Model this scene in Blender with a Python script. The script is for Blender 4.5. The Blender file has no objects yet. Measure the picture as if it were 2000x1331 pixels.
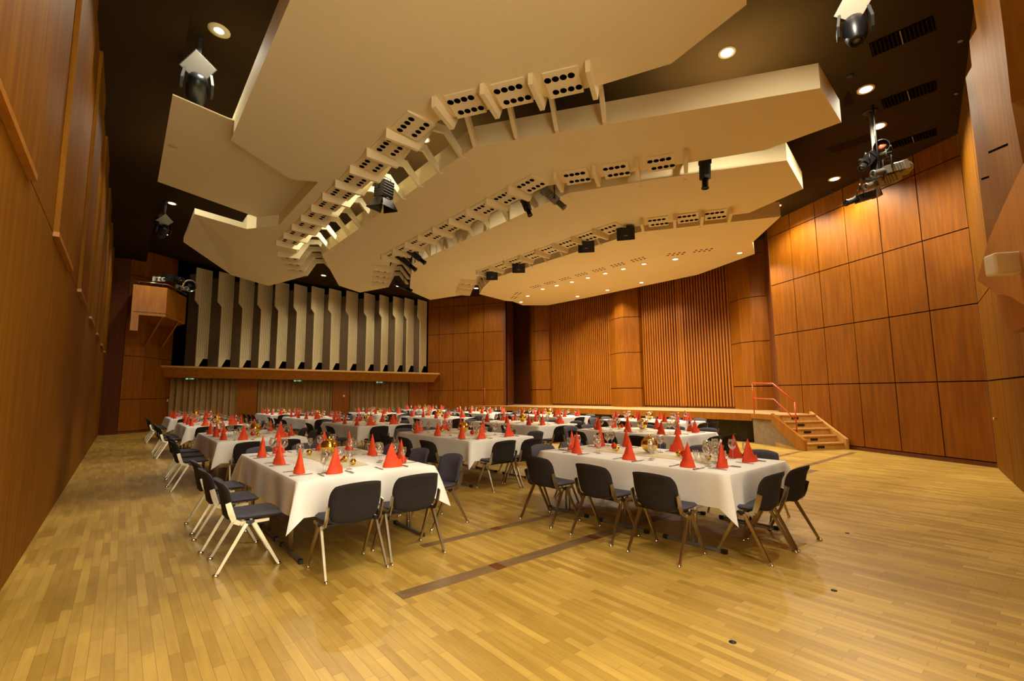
import bpy, bmesh, math, random
from mathutils import Vector, Matrix
import numpy as np
random.seed(7)
S = bpy.context.scene
COL = S.collection
PI = math.pi

# ------------------------------------------------------------------ camera
F = 918.0; YAW = math.radians(39.5); PIT = math.radians(6.32); ROL = math.radians(-.5); H = 1.55
cy, sy, cp, sp = math.cos(YAW), math.sin(YAW), math.cos(PIT), math.sin(PIT)
FW = Vector((sy*cp, cy*cp, sp)); R0 = Vector((cy, -sy, 0)); U0 = R0.cross(FW)
RR = math.cos(ROL)*R0 + math.sin(ROL)*U0; UU = -math.sin(ROL)*R0 + math.cos(ROL)*U0
cam = bpy.data.cameras.new('camera'); co = bpy.data.objects.new('camera', cam); COL.objects.link(co)
cam.sensor_width = 36; cam.sensor_fit = 'HORIZONTAL'; cam.lens = F*36/2000; cam.clip_end = 200; cam.clip_start = .05
M = Matrix((RR, UU, -FW)).transposed().to_4x4(); M.translation = Vector((0, 0, H)); co.matrix_world = M
S.camera = co
# ------------------------------------------------------------------ world, exposure
W = bpy.data.worlds.new('world'); S.world = W; W.use_nodes = True
W.node_tree.nodes['Background'].inputs[0].default_value = (1.0, .92, .70, 1)
W.node_tree.nodes['Background'].inputs[1].default_value = 7.5
S.view_settings.view_transform = 'Standard'; S.view_settings.look = 'None'
S.view_settings.exposure = 0.12; S.view_settings.gamma = 1
try: S.view_settings.use_curve_mapping = False
except Exception: pass
S.cycles.max_bounces = 10; S.cycles.diffuse_bounces = 7; S.cycles.glossy_bounces = 4
S.cycles.transparent_max_bounces = 24; S.cycles.transmission_bounces = 6
S.cycles.use_denoising = True; S.cycles.sample_clamp_indirect = 4
S.cycles.caustics_reflective = False; S.cycles.caustics_refractive = False
LIGHT_W = 560.0
WARM = (1.0, .89, .66)

# ------------------------------------------------------------------ survey helpers: photo sightline -> real point on a real plane
def ray(x, y): return (x-1000)/F*RR - (y-665.5)/F*UU + FW
def onz(x, y, z):
    d = ray(x, y); t = (z-H)/d.z; return Vector((0, 0, H)) + t*d
def onw(x, y, a, b):
    d = ray(x, y); nx, ny = -(b[1]-a[1]), b[0]-a[0]
    t = (nx*a[0]+ny*a[1])/(nx*d.x+ny*d.y); return Vector((0, 0, H)) + t*d
def ceilz(x): return 7.8 - .9*min(max(x/13.3, 0), 1)
def onceil(x, y):
    p = onz(x, y, 7.2)
    for _ in range(8): p = onz(x, y, ceilz(p.x))
    return p

# ------------------------------------------------------------------ materials
def mat(name, col, rough=.5, metal=0, **kw):
    m = bpy.data.materials.new(name); m.use_nodes = True
    b = m.node_tree.nodes['Principled BSDF']
    b.inputs['Base Color'].default_value = (*col, 1); b.inputs['Roughness'].default_value = rough
    b.inputs['Metallic'].default_value = metal
    for k, v in kw.items(): b.inputs[k].default_value = v
    return m
def nd(m, t, **kw):
    n = m.node_tree.nodes.new(t)
    for k, v in kw.items(): setattr(n, k, v)
    return n
def lk(m, a, b): m.node_tree.links.new(a, b)
def varied(name, c1, c2, scale=(1, 1, 1), nscale=3, rough=.5, detail=4, metal=0, bump=0, **kw):
    """two-tone noise stretched by scale in object space"""
    m = mat(name, c1, rough, metal, **kw); b = m.node_tree.nodes['Principled BSDF']
    tc = nd(m, 'ShaderNodeTexCoord'); mp = nd(m, 'ShaderNodeMapping'); mp.inputs['Scale'].default_value = scale
    no = nd(m, 'ShaderNodeTexNoise'); no.inputs['Scale'].default_value = nscale; no.inputs['Detail'].default_value = detail
    cr = nd(m, 'ShaderNodeValToRGB'); cr.color_ramp.elements[0].position = .35; cr.color_ramp.elements[1].position = .68
    cr.color_ramp.elements[0].color = (*c1, 1); cr.color_ramp.elements[1].color = (*c2, 1)
    lk(m, tc.outputs['Object'], mp.inputs[0]); lk(m, mp.outputs[0], no.inputs[0]); lk(m, no.outputs[0], cr.inputs[0])
    lk(m, cr.outputs[0], b.inputs['Base Color'])
    if bump:
        bp_ = nd(m, 'ShaderNodeBump'); bp_.inputs['Strength'].default_value = bump; bp_.inputs['Distance'].default_value = .01
        lk(m, no.outputs[0], bp_.inputs['Height']); lk(m, bp_.outputs[0], b.inputs['Normal'])
    return m
WOOD = varied('veneer_panel', (.190, .056, .0008), (.265, .084, .0015), (5, 5, .35), 3, .5, 6, **{'Specular IOR Level': .22})
WOODL = varied('veneer_left', (.165, .058, .0018), (.235, .090, .003), (4, 4, .3), 3, .6, 6, **{'Specular IOR Level': .08})
WOODD = varied('dark_wood', (.11, .028, .006), (.16, .042, .008), (5, 5, .4), 3, .45)
WOODO = varied('orange_wood', (.32, .11, .006), (.42, .16, .010), (3, 3, .5), 3, .4)
SLAT = varied('slat_wood', (.27, .082, .002), (.38, .12, .004), (14, 14, .6), 3, .45)
GROOVE = mat('groove_black', (.018, .007, .003), .8, **{'Specular IOR Level': .05})
CREAM = varied('cream_plaster', (.80, .70, .43), (.82, .72, .45), (1, 1, 1), .5, .75, 2)
CEILM = varied('brown_ceiling', (.034, .019, .007), (.042, .024, .009), (1, 1, 1), .6, .9, 2, **{'Specular IOR Level': .05})
BLACK = mat('matt_black', (.006, .006, .006), .6)
HOLE = mat('hole_black', (.004, .003, .002), .9, **{'Specular IOR Level': 0.})
BLKMET = mat('black_metal', (.012, .012, .013), .35, .3)
GREYMET = mat('grey_metal', (.22, .22, .20), .4, .6)
SILVER = mat('silver_cover', (.26, .25, .22), .35, .2)
WHITEPL = mat('white_plastic', (.75, .70, .60), .4)
CHROME = mat('chrome', (.80, .74, .64), .12, 1)
ALU = varied('cast_aluminium', (.42, .35, .235), (.54, .45, .31), (1, 1, 1), 8, .30, 2, 1)
NAVY = varied('navy_upholstery', (.052, .048, .068), (.068, .063, .086), (1, 1, 1), 60, .92, 2, bump=.15)
BACKSH = varied('dark_back_cloth', (.012, .008, .007), (.018, .012, .011), (1, 1, 1), 60, .95, 2)
CLOTH = varied('white_linen', (.85, .83, .78), (.89, .87, .82), (1, 1, 1), 5, .8, 3, bump=.35)
RED = varied('red_paper', (.72, .050, .006), (.80, .072, .010), (1, 1, 1), 10, .7, 2)
GOLD = mat('gold_glass', (.80, .50, .08), .12, 1)
REDB = mat('red_bauble', (.65, .03, .01), .18, .6)
STEEL = mat('cutlery_steel', (.30, .29, .27), .25, .9)
RUNNER = mat('gold_tulle', (.86, .74, .44), .5, 0, Alpha=.65)
BEIGECUR = varied('curtain_cloth', (.30, .19, .065), (.36, .23, .085), (6, 6, .3), 3, .8)
CONC = varied('stone_panel', (.22, .165, .095), (.28, .21, .125), (1, 1, 1), 9, .85)
DARKREC = varied('recess_shade_black', (.022, .020, .010), (.034, .030, .015), (4, 4, .4), 4, .9)  # near-black colour holds the shade of the recess under the stage front
STAGEF = varied('stage_floor', (.40, .25, .11), (.50, .32, .15), (.4, 5, 1), 4, .4)
STEPW = varied('step_wood', (.50, .27, .075), (.60, .34, .10), (4, 1, 1), 4, .4)
REDRAIL = mat('red_painted_steel', (.60, .06, .02), .3)
BRASS = mat('brass', (.8, .6, .3), .2, 1)
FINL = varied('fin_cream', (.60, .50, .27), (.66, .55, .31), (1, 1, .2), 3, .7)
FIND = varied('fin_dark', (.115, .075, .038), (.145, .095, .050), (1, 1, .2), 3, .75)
GREEN = mat('exit_green', (.01, .16, .06), .4)
TAPE = varied('dark_strip_wood', (.17, .10, .042), (.23, .14, .06), (1, 8, 1), 3, .35)
def emis(name, col, s):
    m = mat(name, (0, 0, 0), .5); b = m.node_tree.nodes['Principled BSDF']
    b.inputs['Emission Color'].default_value = (*col, 1); b.inputs['Emission Strength'].default_value = s; return m
LAMP = emis('lamp_glow', (1, .86, .62), 9)
EXITG = emis('exit_glow', (.55, 1, .65), .5)
REDGEL = mat('amber_lens', (.35, .10, .05), .15)
def glassm():
    m = bpy.data.materials.new('clear_glass'); m.use_nodes = True; nt = m.node_tree; nt.nodes.clear()
    o = nt.nodes.new('ShaderNodeOutputMaterial'); mx = nt.nodes.new('ShaderNodeMixShader')
    t = nt.nodes.new('ShaderNodeBsdfTransparent'); g = nt.nodes.new('ShaderNodeBsdfGlossy'); lw = nt.nodes.new('ShaderNodeLayerWeight')
    t.inputs[0].default_value = (.93, .93, .92, 1); g.inputs[0].default_value = (1, .97, .92, 1); g.inputs[1].default_value = .04
    lw.inputs[0].default_value = .32
    mu = nt.nodes.new('ShaderNodeMath'); mu.operation = 'MULTIPLY_ADD'; mu.inputs[1].default_value = .85; mu.inputs[2].default_value = .06
    nt.links.new(lw.outputs['Facing'], mu.inputs[0]); nt.links.new(mu.outputs[0], mx.inputs[0])
    nt.links.new(t.outputs[0], mx.inputs[1]); nt.links.new(g.outputs[0], mx.inputs[2]); nt.links.new(mx.outputs[0], o.inputs[0])
    return m
GLASS = glassm()
def floorm():
    m = mat('oak_parquet', (.5, .3, .1), .33); b = m.node_tree.nodes['Principled BSDF']
    tc = nd(m, 'ShaderNodeTexCoord'); mp = nd(m, 'ShaderNodeMapping'); mp.inputs['Rotation'].default_value = (0, 0, PI/2)
    br = nd(m, 'ShaderNodeTexBrick'); br.offset = .37; br.offset_frequency = 2; br.squash = .8; br.squash_frequency = 3
    for k, v in (('Scale', 1), ('Brick Width', .52), ('Row Height', .062), ('Mortar Size', .0011), ('Mortar Smooth', .3), ('Bias', 0)): br.inputs[k].default_value = v
    br.inputs['Color1'].default_value = (.38, .225, .036, 1); br.inputs['Color2'].default_value = (.58, .37, .078, 1); br.inputs['Mortar'].default_value = (.20, .10, .03, 1)
    lk(m, tc.outputs['Object'], mp.inputs[0]); lk(m, mp.outputs[0], br.inputs[0])
    m2 = nd(m, 'ShaderNodeMapping'); m2.inputs['Scale'].default_value = (14, 1.2, 1); n1 = nd(m, 'ShaderNodeTexNoise'); n1.inputs['Scale'].default_value = 2.2; n1.inputs['Detail'].default_value = 8
    lk(m, tc.outputs['Object'], m2.inputs[0]); lk(m, m2.outputs[0], n1.inputs[0])
    n2 = nd(m, 'ShaderNodeTexNoise'); n2.inputs['Scale'].default_value = 1.1; n2.inputs['Detail'].default_value = 5; lk(m, tc.outputs['Object'], n2.inputs[0])
    r1 = nd(m, 'ShaderNodeMapRange'); r1.inputs[3].default_value = .72; r1.inputs[4].default_value = 1.2; lk(m, n1.outputs[0], r1.inputs[0])
    r2 = nd(m, 'ShaderNodeMapRange'); r2.inputs[3].default_value = .78; r2.inputs[4].default_value = 1.16; lk(m, n2.outputs[0], r2.inputs[0])
    mu = nd(m, 'ShaderNodeMath', operation='MULTIPLY'); lk(m, r1.outputs[0], mu.inputs[0]); lk(m, r2.outputs[0], mu.inputs[1])
    mx = nd(m, 'ShaderNodeVectorMath', operation='SCALE'); lk(m, br.outputs[0], mx.inputs[0]); lk(m, mu.outputs[0], mx.inputs['Scale'])
    lk(m, mx.outputs[0], b.inputs['Base Color'])
    rr = nd(m, 'ShaderNodeMapRange'); rr.inputs[3].default_value = .24; rr.inputs[4].default_value = .46; lk(m, n2.outputs[0], rr.inputs[0]); lk(m, rr.outputs[0], b.inputs['Roughness'])
    return m
FLOORM = floorm()

# ------------------------------------------------------------------ mesh builder
class MB:
    def __init__(s): s.v = []; s.f = []; s.mi = []; s.m = []; s.sm = []
    def idx(s, m):
        if m not in s.m: s.m.append(m)
        return s.m.index(m)
    def add(s, vs, fs, m, smooth=False):
        o = len(s.v); s.v += [tuple(v) for v in vs]; k = s.idx(m)
        for f in fs: s.f.append(tuple(i+o for i in f)); s.mi.append(k); s.sm.append(smooth)
        return s
    def box(s, a, b, m, M_=None):
        x0, y0, z0 = a; x1, y1, z1 = b
        vs = [Vector(p) for p in ((x0, y0, z0), (x1, y0, z0), (x1, y1, z0), (x0, y1, z0), (x0, y0, z1), (x1, y0, z1), (x1, y1, z1), (x0, y1, z1))]
        if M_: vs = [M_ @ v for v in vs]
        return s.add(vs, [(0, 3, 2, 1), (4, 5, 6, 7), (0, 1, 5, 4), (1, 2, 6, 5), (2, 3, 7, 6), (3, 0, 4, 7)], m)
    def prism(s, pts, ext, m, m_side=None):
        """pts: 3D polygon; ext: extrusion vector"""
        n = len(pts); e = Vector(ext); P = [Vector(p) for p in pts]
        s.add(P + [p+e for p in P], [tuple(range(n-1, -1, -1)), tuple(range(n, 2*n))], m)
        return s.add(P + [p+e for p in P], [(i, (i+1) % n, n+(i+1) % n, n+i) for i in range(n)], m_side or m)
    def tube(s, path, r, m, n=8, r2=None, cap=True):
        P = [Vector(p) for p in path]; rs = r if isinstance(r, (list, tuple)) else [r]*len(P)
        ups = None; vs = []; fs = []
        for i, p in enumerate(P):
            d = (P[min(i+1, len(P)-1)] - P[max(i-1, 0)]).normalized()
            if ups is None: ups = d.orthogonal().normalized()
            ups = (ups - d*ups.dot(d)).normalized(); w = d.cross(ups)
            for k in range(n):
                a = 2*PI*k/n; vs.append(p + rs[i]*(math.cos(a)*ups + math.sin(a)*w*(r2 or 1)))
        for i in range(len(P)-1):
            for k in range(n): fs.append((i*n+k, i*n+(k+1) % n, (i+1)*n+(k+1) % n, (i+1)*n+k))
        if cap: fs += [tuple(range(n-1, -1, -1)), tuple((len(P)-1)*n+k for k in range(n))]
        return s.add(vs, fs, m, True)
    def lathe(s, prof, m, n=16, M_=None, smooth=True):
        vs = []; fs = []
        for r, z in prof:
            for k in range(n):
                a = 2*PI*k/n; v = Vector((r*math.cos(a), r*math.sin(a), z)); vs.append(M_ @ v if M_ else v)
        for i in range(len(prof)-1):
            for k in range(n): fs.append((i*n+k, i*n+(k+1) % n, (i+1)*n+(k+1) % n, (i+1)*n+k))
        if prof[0][0] > 1e-4: fs.append(tuple(range(n-1, -1, -1)))
        if prof[-1][0] > 1e-4: fs.append(tuple((len(prof)-1)*n+k for k in range(n)))
        return s.add(vs, fs, m, smooth)
    def grid(s, fn, nu, nv, m, smooth=True, flip=False):
        vs = [fn(i/nu, j/nv) for j in range(nv+1) for i in range(nu+1)]; fs = []
        for j in range(nv):
            for i in range(nu):
                a = j*(nu+1)+i; f = (a, a+1, a+nu+2, a+nu+1); fs.append(f[::-1] if flip else f)
        return s.add(vs, fs, m, smooth)
    def mesh(s, name):
        me = bpy.data.meshes.new(name); me.from_pydata(s.v, [], s.f)
        for m in s.m: me.materials.append(m)
        me.polygons.foreach_set('material_index', s.mi); me.polygons.foreach_set('use_smooth', s.sm)
        me.update(); return me
    def build(s, name, parent=None, **props):
        o = bpy.data.objects.new(name, s.mesh(name)); COL.objects.link(o)
        if parent is not None: o.parent = parent
        return tag(o, **props)
def tag(o, label=None, cat=None, group=None, kind=None):
    if label: o['label'] = label
    if cat: o['category'] = cat
    if group: o['group'] = group
    if kind: o['kind'] = kind
    return o
def empty(name, loc, rz=0, **props):
    o = bpy.data.objects.new(name, None); o.location = loc; o.rotation_euler = (0, 0, rz); o.empty_display_size = .1
    COL.objects.link(o); return tag(o, **props)
def bevel(o, w=.01, seg=2):
    m = o.modifiers.new('bevel', 'BEVEL'); m.width = w; m.segments = seg; m.limit_method = 'ANGLE'; return o
def copy_tree(o, parent=None):
    c = o.copy(); COL.objects.link(c); c.parent = parent
    for ch in KIDS(o): copy_tree(ch, c)
    return c
def KIDS(o): return [x for x in ALLCH.get(o.name, [])]
ALLCH = {}
def reg(o):
    """remember the children of a prototype"""
    for x in list(COL.objects):
        if x.parent is not None: ALLCH.setdefault(x.parent.name, [])
    for x in list(COL.objects):
        if x.parent is not None and x not in ALLCH[x.parent.name]: ALLCH[x.parent.name].append(x)
    return o
def rotx(a): return Matrix.Rotation(a, 4, 'X')
def roty(a): return Matrix.Rotation(a, 4, 'Y')
def rotz(a): return Matrix.Rotation(a, 4, 'Z')
def tr(x, y, z): return Matrix.Translation((x, y, z))
def V3(p, z): return Vector((p[0], p[1], z))

# ------------------------------------------------------------------ the room
RW0, RW1 = (13.27, 1.24), (15.76, 6.10)           # right wall
LB0, LB1 = (13.3, 23.7), (15.75, 19.65)           # left wall of the stage side
W0, W1 = (1.7, 27.6), (13.3, 23.7)                # far side wall under the ledge
FC0, FC1, FC2 = (-.66, 25.35), (-.08, 25.15), (.62, 25.6)
SB0 = (3.0, -.60)                                 # near side wall runs SB0..RW0
m = MB(); m.box((-1.2, -4, -.12), (21, 30, 0), FLOORM)
m.build('floor', kind='structure')
# dark inlay strips in the floor
for i, (a, b, y, w) in enumerate([(1.74, 10.5, 3.5, .075), (2.45, 10.5, 4.44, .055), (10.5, 14.1, 3.8, .06), (11.6, 13.5, 4.75, .05)]):
    m = MB(); m.box((a, y-w, 0), (b, y+w, .0025), TAPE)
    for k in range(int((b-a)/1.3)):
        x = a+.9+k*1.3; m.box((x, y-w, .0026), (x+.10, y+w, .004), WOODD)
    m.build('trim_%d' % (20+i), kind='structure')
# ceiling (slopes gently from the left wall down to the stage side)
m = MB()
P = [(-1.2, -4), (0, -4), (13.3, -4), (21, -4)]
for (x0, x1) in ((-1.2, 0), (0, 13.3), (13.3, 21)):
    m.prism([(x0, -4, ceilz(x0)), (x1, -4, ceilz(x1)), (x1, 25.3, ceilz(x1)), (x0, 25.3, ceilz(x0))], (0, 0, .25), CEILM)
def farc(x, y): return ceilz(x)+max(0, y-25.3)/3.2*max(0, .62-.05*max(x, 0))
for (x0, x1) in ((-1.2, 0), (0, 4), (4, 8), (8, 13.3), (13.3, 21)):
    m.prism([(x0, 25.3, farc(x0, 25.3)), (x1, 25.3, farc(x1, 25.3)), (x1, 30, farc(x1, 30)), (x0, 30, farc(x0, 30))], (0, 0, .25), CEILM)
m.build('ceiling', kind='structure')
m = MB(); m.box((-.66, -4, 7.30), (.43, 25.3, 7.78), CEILM); m.build('trim_1', kind='structure')
# left wall with shallow boxes hung above the joint at 3.2 m
m = MB(); m.box((-.90, -4, 0), (-.66, 26.4, 3.22), WOODL); m.box((-.90, -4, 3.235), (-.66, 26.4, 7.9), WOODL); m.box((-.90, -4, 3.2), (-.67, 25.4, 3.25), GROOVE)
m.build('wall_left', kind='structure')
for i, (a, b) in enumerate([(-.2, 1.55), (3.2, 4.97), (6.6, 8.38), (9.95, 11.6), (13.3, 15.0), (16.7, 18.4), (20.1, 21.8), (23.4, 25.0)]):
    m = MB(); m.box((-.659, a, 3.24), (-.615, b, 7.29), WOODL); m.box((-.659, a, 3.19), (-.61, b, 3.24), WOODO)
    m.build('trim_%d' % (30+i), kind='structure')
def panel_wall(name, p0, p1, us, zs, z0, z1, mt=WOOD, gap=.012, th=.25, skirt=.1, side=1):
    """wall from p0 to p1: raised veneer panels with dark joints over a backing; side = +1 if the room is to the left of p0->p1"""
    a = Vector((p0[0], p0[1], 0)); b = Vector((p1[0], p1[1], 0)); L = (b-a).length; d = (b-a)/L
    n = Vector((-d.y, d.x, 0))*side; m = MB()
    def bx(u0, u1, za, zb, o0, o1, mm):
        q = [a+d*u0+n*o0, a+d*u1+n*o0, a+d*u1+n*o1, a+d*u0+n*o1]; q = [Vector((v.x, v.y, za)) for v in q]
        m.prism(q, (0, 0, zb-za), mm)
    bx(0, L, z0, z1, -th, -.02, GROOVE)
    us = [0]+[u*L for u in us]+[L]; zz = [z0+skirt]+[z for z in zs if z0+skirt < z < z1]+[z1]
    if skirt: bx(0, L, z0, z0+skirt-.01, -.021, -.012, WOODD)
    for i in range(len(us)-1):
        for j in range(len(zz)-1): bx(us[i]+gap, us[i+1]-gap, zz[j]+gap, zz[j+1]-gap, -.021, 0, mt)
    return m.build(name, kind='structure')
JZ = [1.70, 3.27, 4.86, 6.43]
def frac(x, y, a, b):
    p = onw(x, y, a, b); return ((p.x-a[0])*(b[0]-a[0])+(p.y-a[1])*(b[1]-a[1]))/((b[0]-a[0])**2+(b[1]-a[1])**2)
panel_wall('wall_right', RW0, RW1, [1/6, 2/6, 3/6, 4/6, 5/6], JZ, 0, 6.95)
panel_wall('wall_front_left', LB1, LB0, [1-f for f in sorted((frac(x, 707, LB0, LB1) for x in (857.5, 885.5, 914, 944.5)), reverse=True)], JZ, 0, 7.0)
panel_wall('wall_near', SB0, RW0, [.2, .4, .6, .8], [1.70, 3.27], 0, 7.3, mt=WOODL, skirt=0)
panel_wall('wall_corner_a', FC1, (-1.1, 25.5), [], [], 0, 7.9, mt=WOODD, skirt=0)
panel_wall('wall_corner_b', FC2, FC1, [], [1.41, 3.21, 5.0, 6.65], 0, 8.3, skirt=.1)
panel_wall('wall_corner_c', W0, FC2, [.5], [1.41, 3.21, 5.0, 6.65], 0, 8.6)
# far wall under the ledge: pilasters, dark openings behind the curtains
wd = (Vector((*W1, 0))-Vector((*W0, 0))); WL = wd.length; wd /= WL; wn = Vector((wd.y, -wd.x, 0))       # wn points into the room
if wn.y > 0: wn = -wn
def wpt(u, off, z): return Vector((*W0, 0)) + wd*u + wn*off + Vector((0, 0, z))
def wbox(m, u0, u1, o0, o1, z0, z1, mt):
    m.prism([wpt(u0, o0, z0), wpt(u1, o0, z0), wpt(u1, o1, z0), wpt(u0, o1, z0)], (0, 0, z1-z0), mt)
def uw(x, y=790): 
    p = onw(x, y, W0, W1); return (p-Vector((*W0, 0))).dot(wd)
CU = [(uw(327), uw(461)), (uw(501), uw(649)), (uw(682), uw(799))]
m = MB(); wbox(m, -.3, WL+.3, -.62, -.5, 0, 8.8, WOODD); m.build('wall_far', kind='structure')
pil = [(-.2, CU[0][0]), (CU[0][1], CU[1][0]), (CU[1][1], CU[2][0]), (CU[2][1], WL)]
for i, (a, b) in enumerate(pil):
    m = MB(); wbox(m, a, b, -.5, 0, 0, 2.7, WOOD); m.build('trim_%d' % (40+i), kind='structure')
m = MB()
zl0, zl1 = 2.92, 2.70
# ledge: sloping front, thin bright top
def lz(u, z0, z1): return z0+(z1-z0)*u/WL
q = lambda u, off, z: wpt(u, off, z)
uA, uB = -.25, WL+.25
prof = [(-.5, 'b'), (.5, 'b'), (.9, 't'), (-.5, 't')]
def lp(u, sh):
    zb = lz(u, 2.40, 2.16); zt = lz(u, 2.92, 2.66)
    return [wpt(u, -.5, zb), wpt(u+sh*.0, .5, zb), wpt(u+sh, .9, zt-.03), wpt(u+sh, .9, zt), wpt(u, -.5, zt+.02)]
A_, B_ = lp(uA, -.25), lp(uB, .25)
m.add(A_+B_, [(4, 3, 2, 1, 0), (5, 6, 7, 8, 9), (0, 1, 6, 5), (1, 2, 7, 6), (2, 3, 8, 7), (3, 4, 9, 8), (4, 0, 5, 9)], WOODO)
led = m.build('ledge', label='long orange wooden ledge projecting below the cream fins', cat='ledge')
m = MB(); La, Lb = wpt(uA-.25, .905, lz(uA, 2.92, 2.66)), wpt(uB+.25, .905, lz(uB, 2.92, 2.66))
m.prism([La+Vector((0, 0, .006)), Lb+Vector((0, 0, .006)), Lb-Vector((0, 0, .075)), La-Vector((0, 0, .075))], -wn*.10, STEPW); m.build('lip', led)
# curtains
def curtain(i, u0, u1, lab):
    m = MB(); L = u1-u0; rnd = random.Random(i+3); ph = [rnd.uniform(0, 6) for _ in range(5)]
    def fn(s, t):
        u = u0+.03+(L-.06)*s; w = u-u0
        o = -.17+.075*math.sin(w*24+ph[0]+1.5*math.sin(w*2.1+ph[1]))+.03*math.sin(w*39+ph[2])*(.4+.6*(1-t))
        o += .02*math.sin(w*9+ph[3])
        return wpt(u, o, .02+(lz(u, 2.42, 2.2)-.02)*t)
    m.grid(fn, 130, 5, BEIGECUR); o = m.build('curtain', label=lab, cat='curtain', group='curtains under the ledge')
    s = o.modifiers.new('solid', 'SOLIDIFY'); s.thickness = .012
curtain(0, *CU[0], 'pleated gold-brown curtain under the ledge, leftmost of three, beside the corner wall')
curtain(1, *CU[1], 'pleated gold-brown curtain under the ledge, middle one between the two inner pilasters')
curtain(2, *CU[2], 'pleated gold-brown curtain under the ledge, rightmost of three')
for x, y, lab in ((376, 741, 'leftmost curtain'), (583, 744.5, 'middle curtain'), (741, 748, 'rightmost curtain')):
    u = uw(x, y); zb = lz(u, 2.40, 2.16)
    e = empty('exit_sign', wpt(u, .3, zb-.11), math.atan2(wd.y, wd.x), label='small green exit sign under the ledge above the '+lab, cat='exit sign', group='exit signs')
    MB().box((-.22, -.03, 0), (.22, .03, .11), GREEN).build('housing', e)
    g = MB(); g.box((-.19, -.034, .03), (-.10, -.03, .09), EXITG).box((-.06, -.034, .045), (.06, -.03, .075), EXITG).add([(.06, -.032, .02), (.15, -.032, .06), (.06, -.032, .10)], [(0, 1, 2)], EXITG).build('pictogram', e)
# small wall switch and fire button
p = wpt((CU[1][1]+CU[2][0])/2+.15, .005, 1.45)
m = MB(); m.box((-.06, -.03, -.06), (.06, 0, .06), RED); m.box((-.04, -.035, -.04), (.04, -.03, .04), WHITEPL)
o = m.build('fire_alarm_button', label='small red and white alarm button on the pilaster right of middle curtain', cat='alarm button'); o.location = p; o.rotation_euler.z = math.atan2(wd.y, wd.x)
m = MB(); m.box((-.06, -.03, -.06), (.06, 0, .06), WHITEPL); m.box((-.03, -.036, -.03), (.03, -.03, .03), CONC)
o = m.build('wall_switch', label='small white switch plate on the corner wall left of the curtains', cat='switch'); a = Vector((*FC2, 0)); b = Vector((*W0, 0)); o.location = a+(b-a)*.93+Vector((0.012, -.012, 1.32)); o.rotation_euler.z = math.atan2(b.y-a.y, b.x-a.x)

# ---- fins above the ledge
LE = [157, 330, 490, 632, 763, 905, 1038, 1170, 1302, 1437, 1552, 1657, 1743, 1843]; RE = [250, 420, 575, 715, 840, 978, 1110, 1240, 1368, 1497, 1603, 1715, 1796, 1893]
def uo(x, y, off):
    A = wpt(0, off, 0); B = wpt(WL, off, 0); p = onw(x, y, (A.x, A.y), (B.x, B.y)); return (p-A).dot(wd)
OF, OB = .42, .0
ordn = ['leftmost', 'second', 'third', 'fourth', 'fifth', 'sixth', 'seventh', 'eighth', 'ninth', 'tenth', 'eleventh', 'twelfth', 'thirteenth', 'rightmost']
prevR = uo(340+75/3.846, 700, OB)
m = MB(); wbox(m, -.2, WL+.2, -.48, -.30, 2.72, 8.8, HOLE); m.build('wall_far_upper', kind='structure')
for i in range(14):
    uL = uo(340+LE[i]/3.846, 715, OF); uR = uo(340+RE[i]/3.846, 700, OB); z0 = lz(uL, 2.93, 2.67)+.0; zt = farc(wpt(uL, OB, 0).x+.5, wpt(uR, OF, 0).y)-.10; zj = lz(uL, 6.05, 5.75)-.15
    e = empty('acoustic_fin', wpt((uL+uR)/2, 0, z0), label='tall cream and brown wall fin above the ledge, '+(ordn[i]+' of fourteen' if i in (0, 13) else ordn[i]+' from the left'), cat='wall fin', group='wall fins above the ledge')
    inv = tr(*(-e.location))
    A = wpt(uL, OF, 0); B = wpt(uR, OB, 0); d = (B-A); Lf = d.length; d /= Lf; nn = Vector((d.y, -d.x, 0)); nn = nn if nn.y < 0 else -nn
    def P(u, z, o=0): return (A+d*u+nn*o+Vector((0, 0, z)))-e.location
    j = .22
    poly = [(0, z0), (.14, z0), (Lf*.62, z0+.40), (Lf, z0+.40), (Lf, zt), (-j, zt), (-j, zj+.22), (0, zj)]
    m = MB(); m.prism([P(u, z, .02) for u, z in poly], -nn*.04, FINL)
    for k in range(1, 6):                                 # fine vertical grooves
        u = Lf*k/6; m.prism([P(u-.006, z0+.45, .021), P(u+.006, z0+.45, .021), P(u+.006, zt-.1, .021), P(u-.006, zt-.1, .021)], -nn*.002, FIND)
    m.build('cream_panel', e)
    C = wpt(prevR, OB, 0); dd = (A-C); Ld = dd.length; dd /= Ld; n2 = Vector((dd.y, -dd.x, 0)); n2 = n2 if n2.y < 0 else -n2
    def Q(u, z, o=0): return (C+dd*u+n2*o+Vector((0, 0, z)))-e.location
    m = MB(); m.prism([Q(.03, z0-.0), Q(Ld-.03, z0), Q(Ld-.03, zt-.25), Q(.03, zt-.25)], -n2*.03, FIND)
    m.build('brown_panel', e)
    prevR = uR
m = MB(); m.box((-1.5, 29.6, -.1), (21, 29.8, 8.2), WOODD); m.box((20.3, -4, -.1), (20.5, 29.8, 8.2), WOODD); m.box((-1.5, 25.6, -.1), (-.9, 29.7, 8.2), WOODD); m.build('wall_leak_shield', kind='structure')  # added dark shell outside the room, stops world light leaking through gaps
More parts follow.
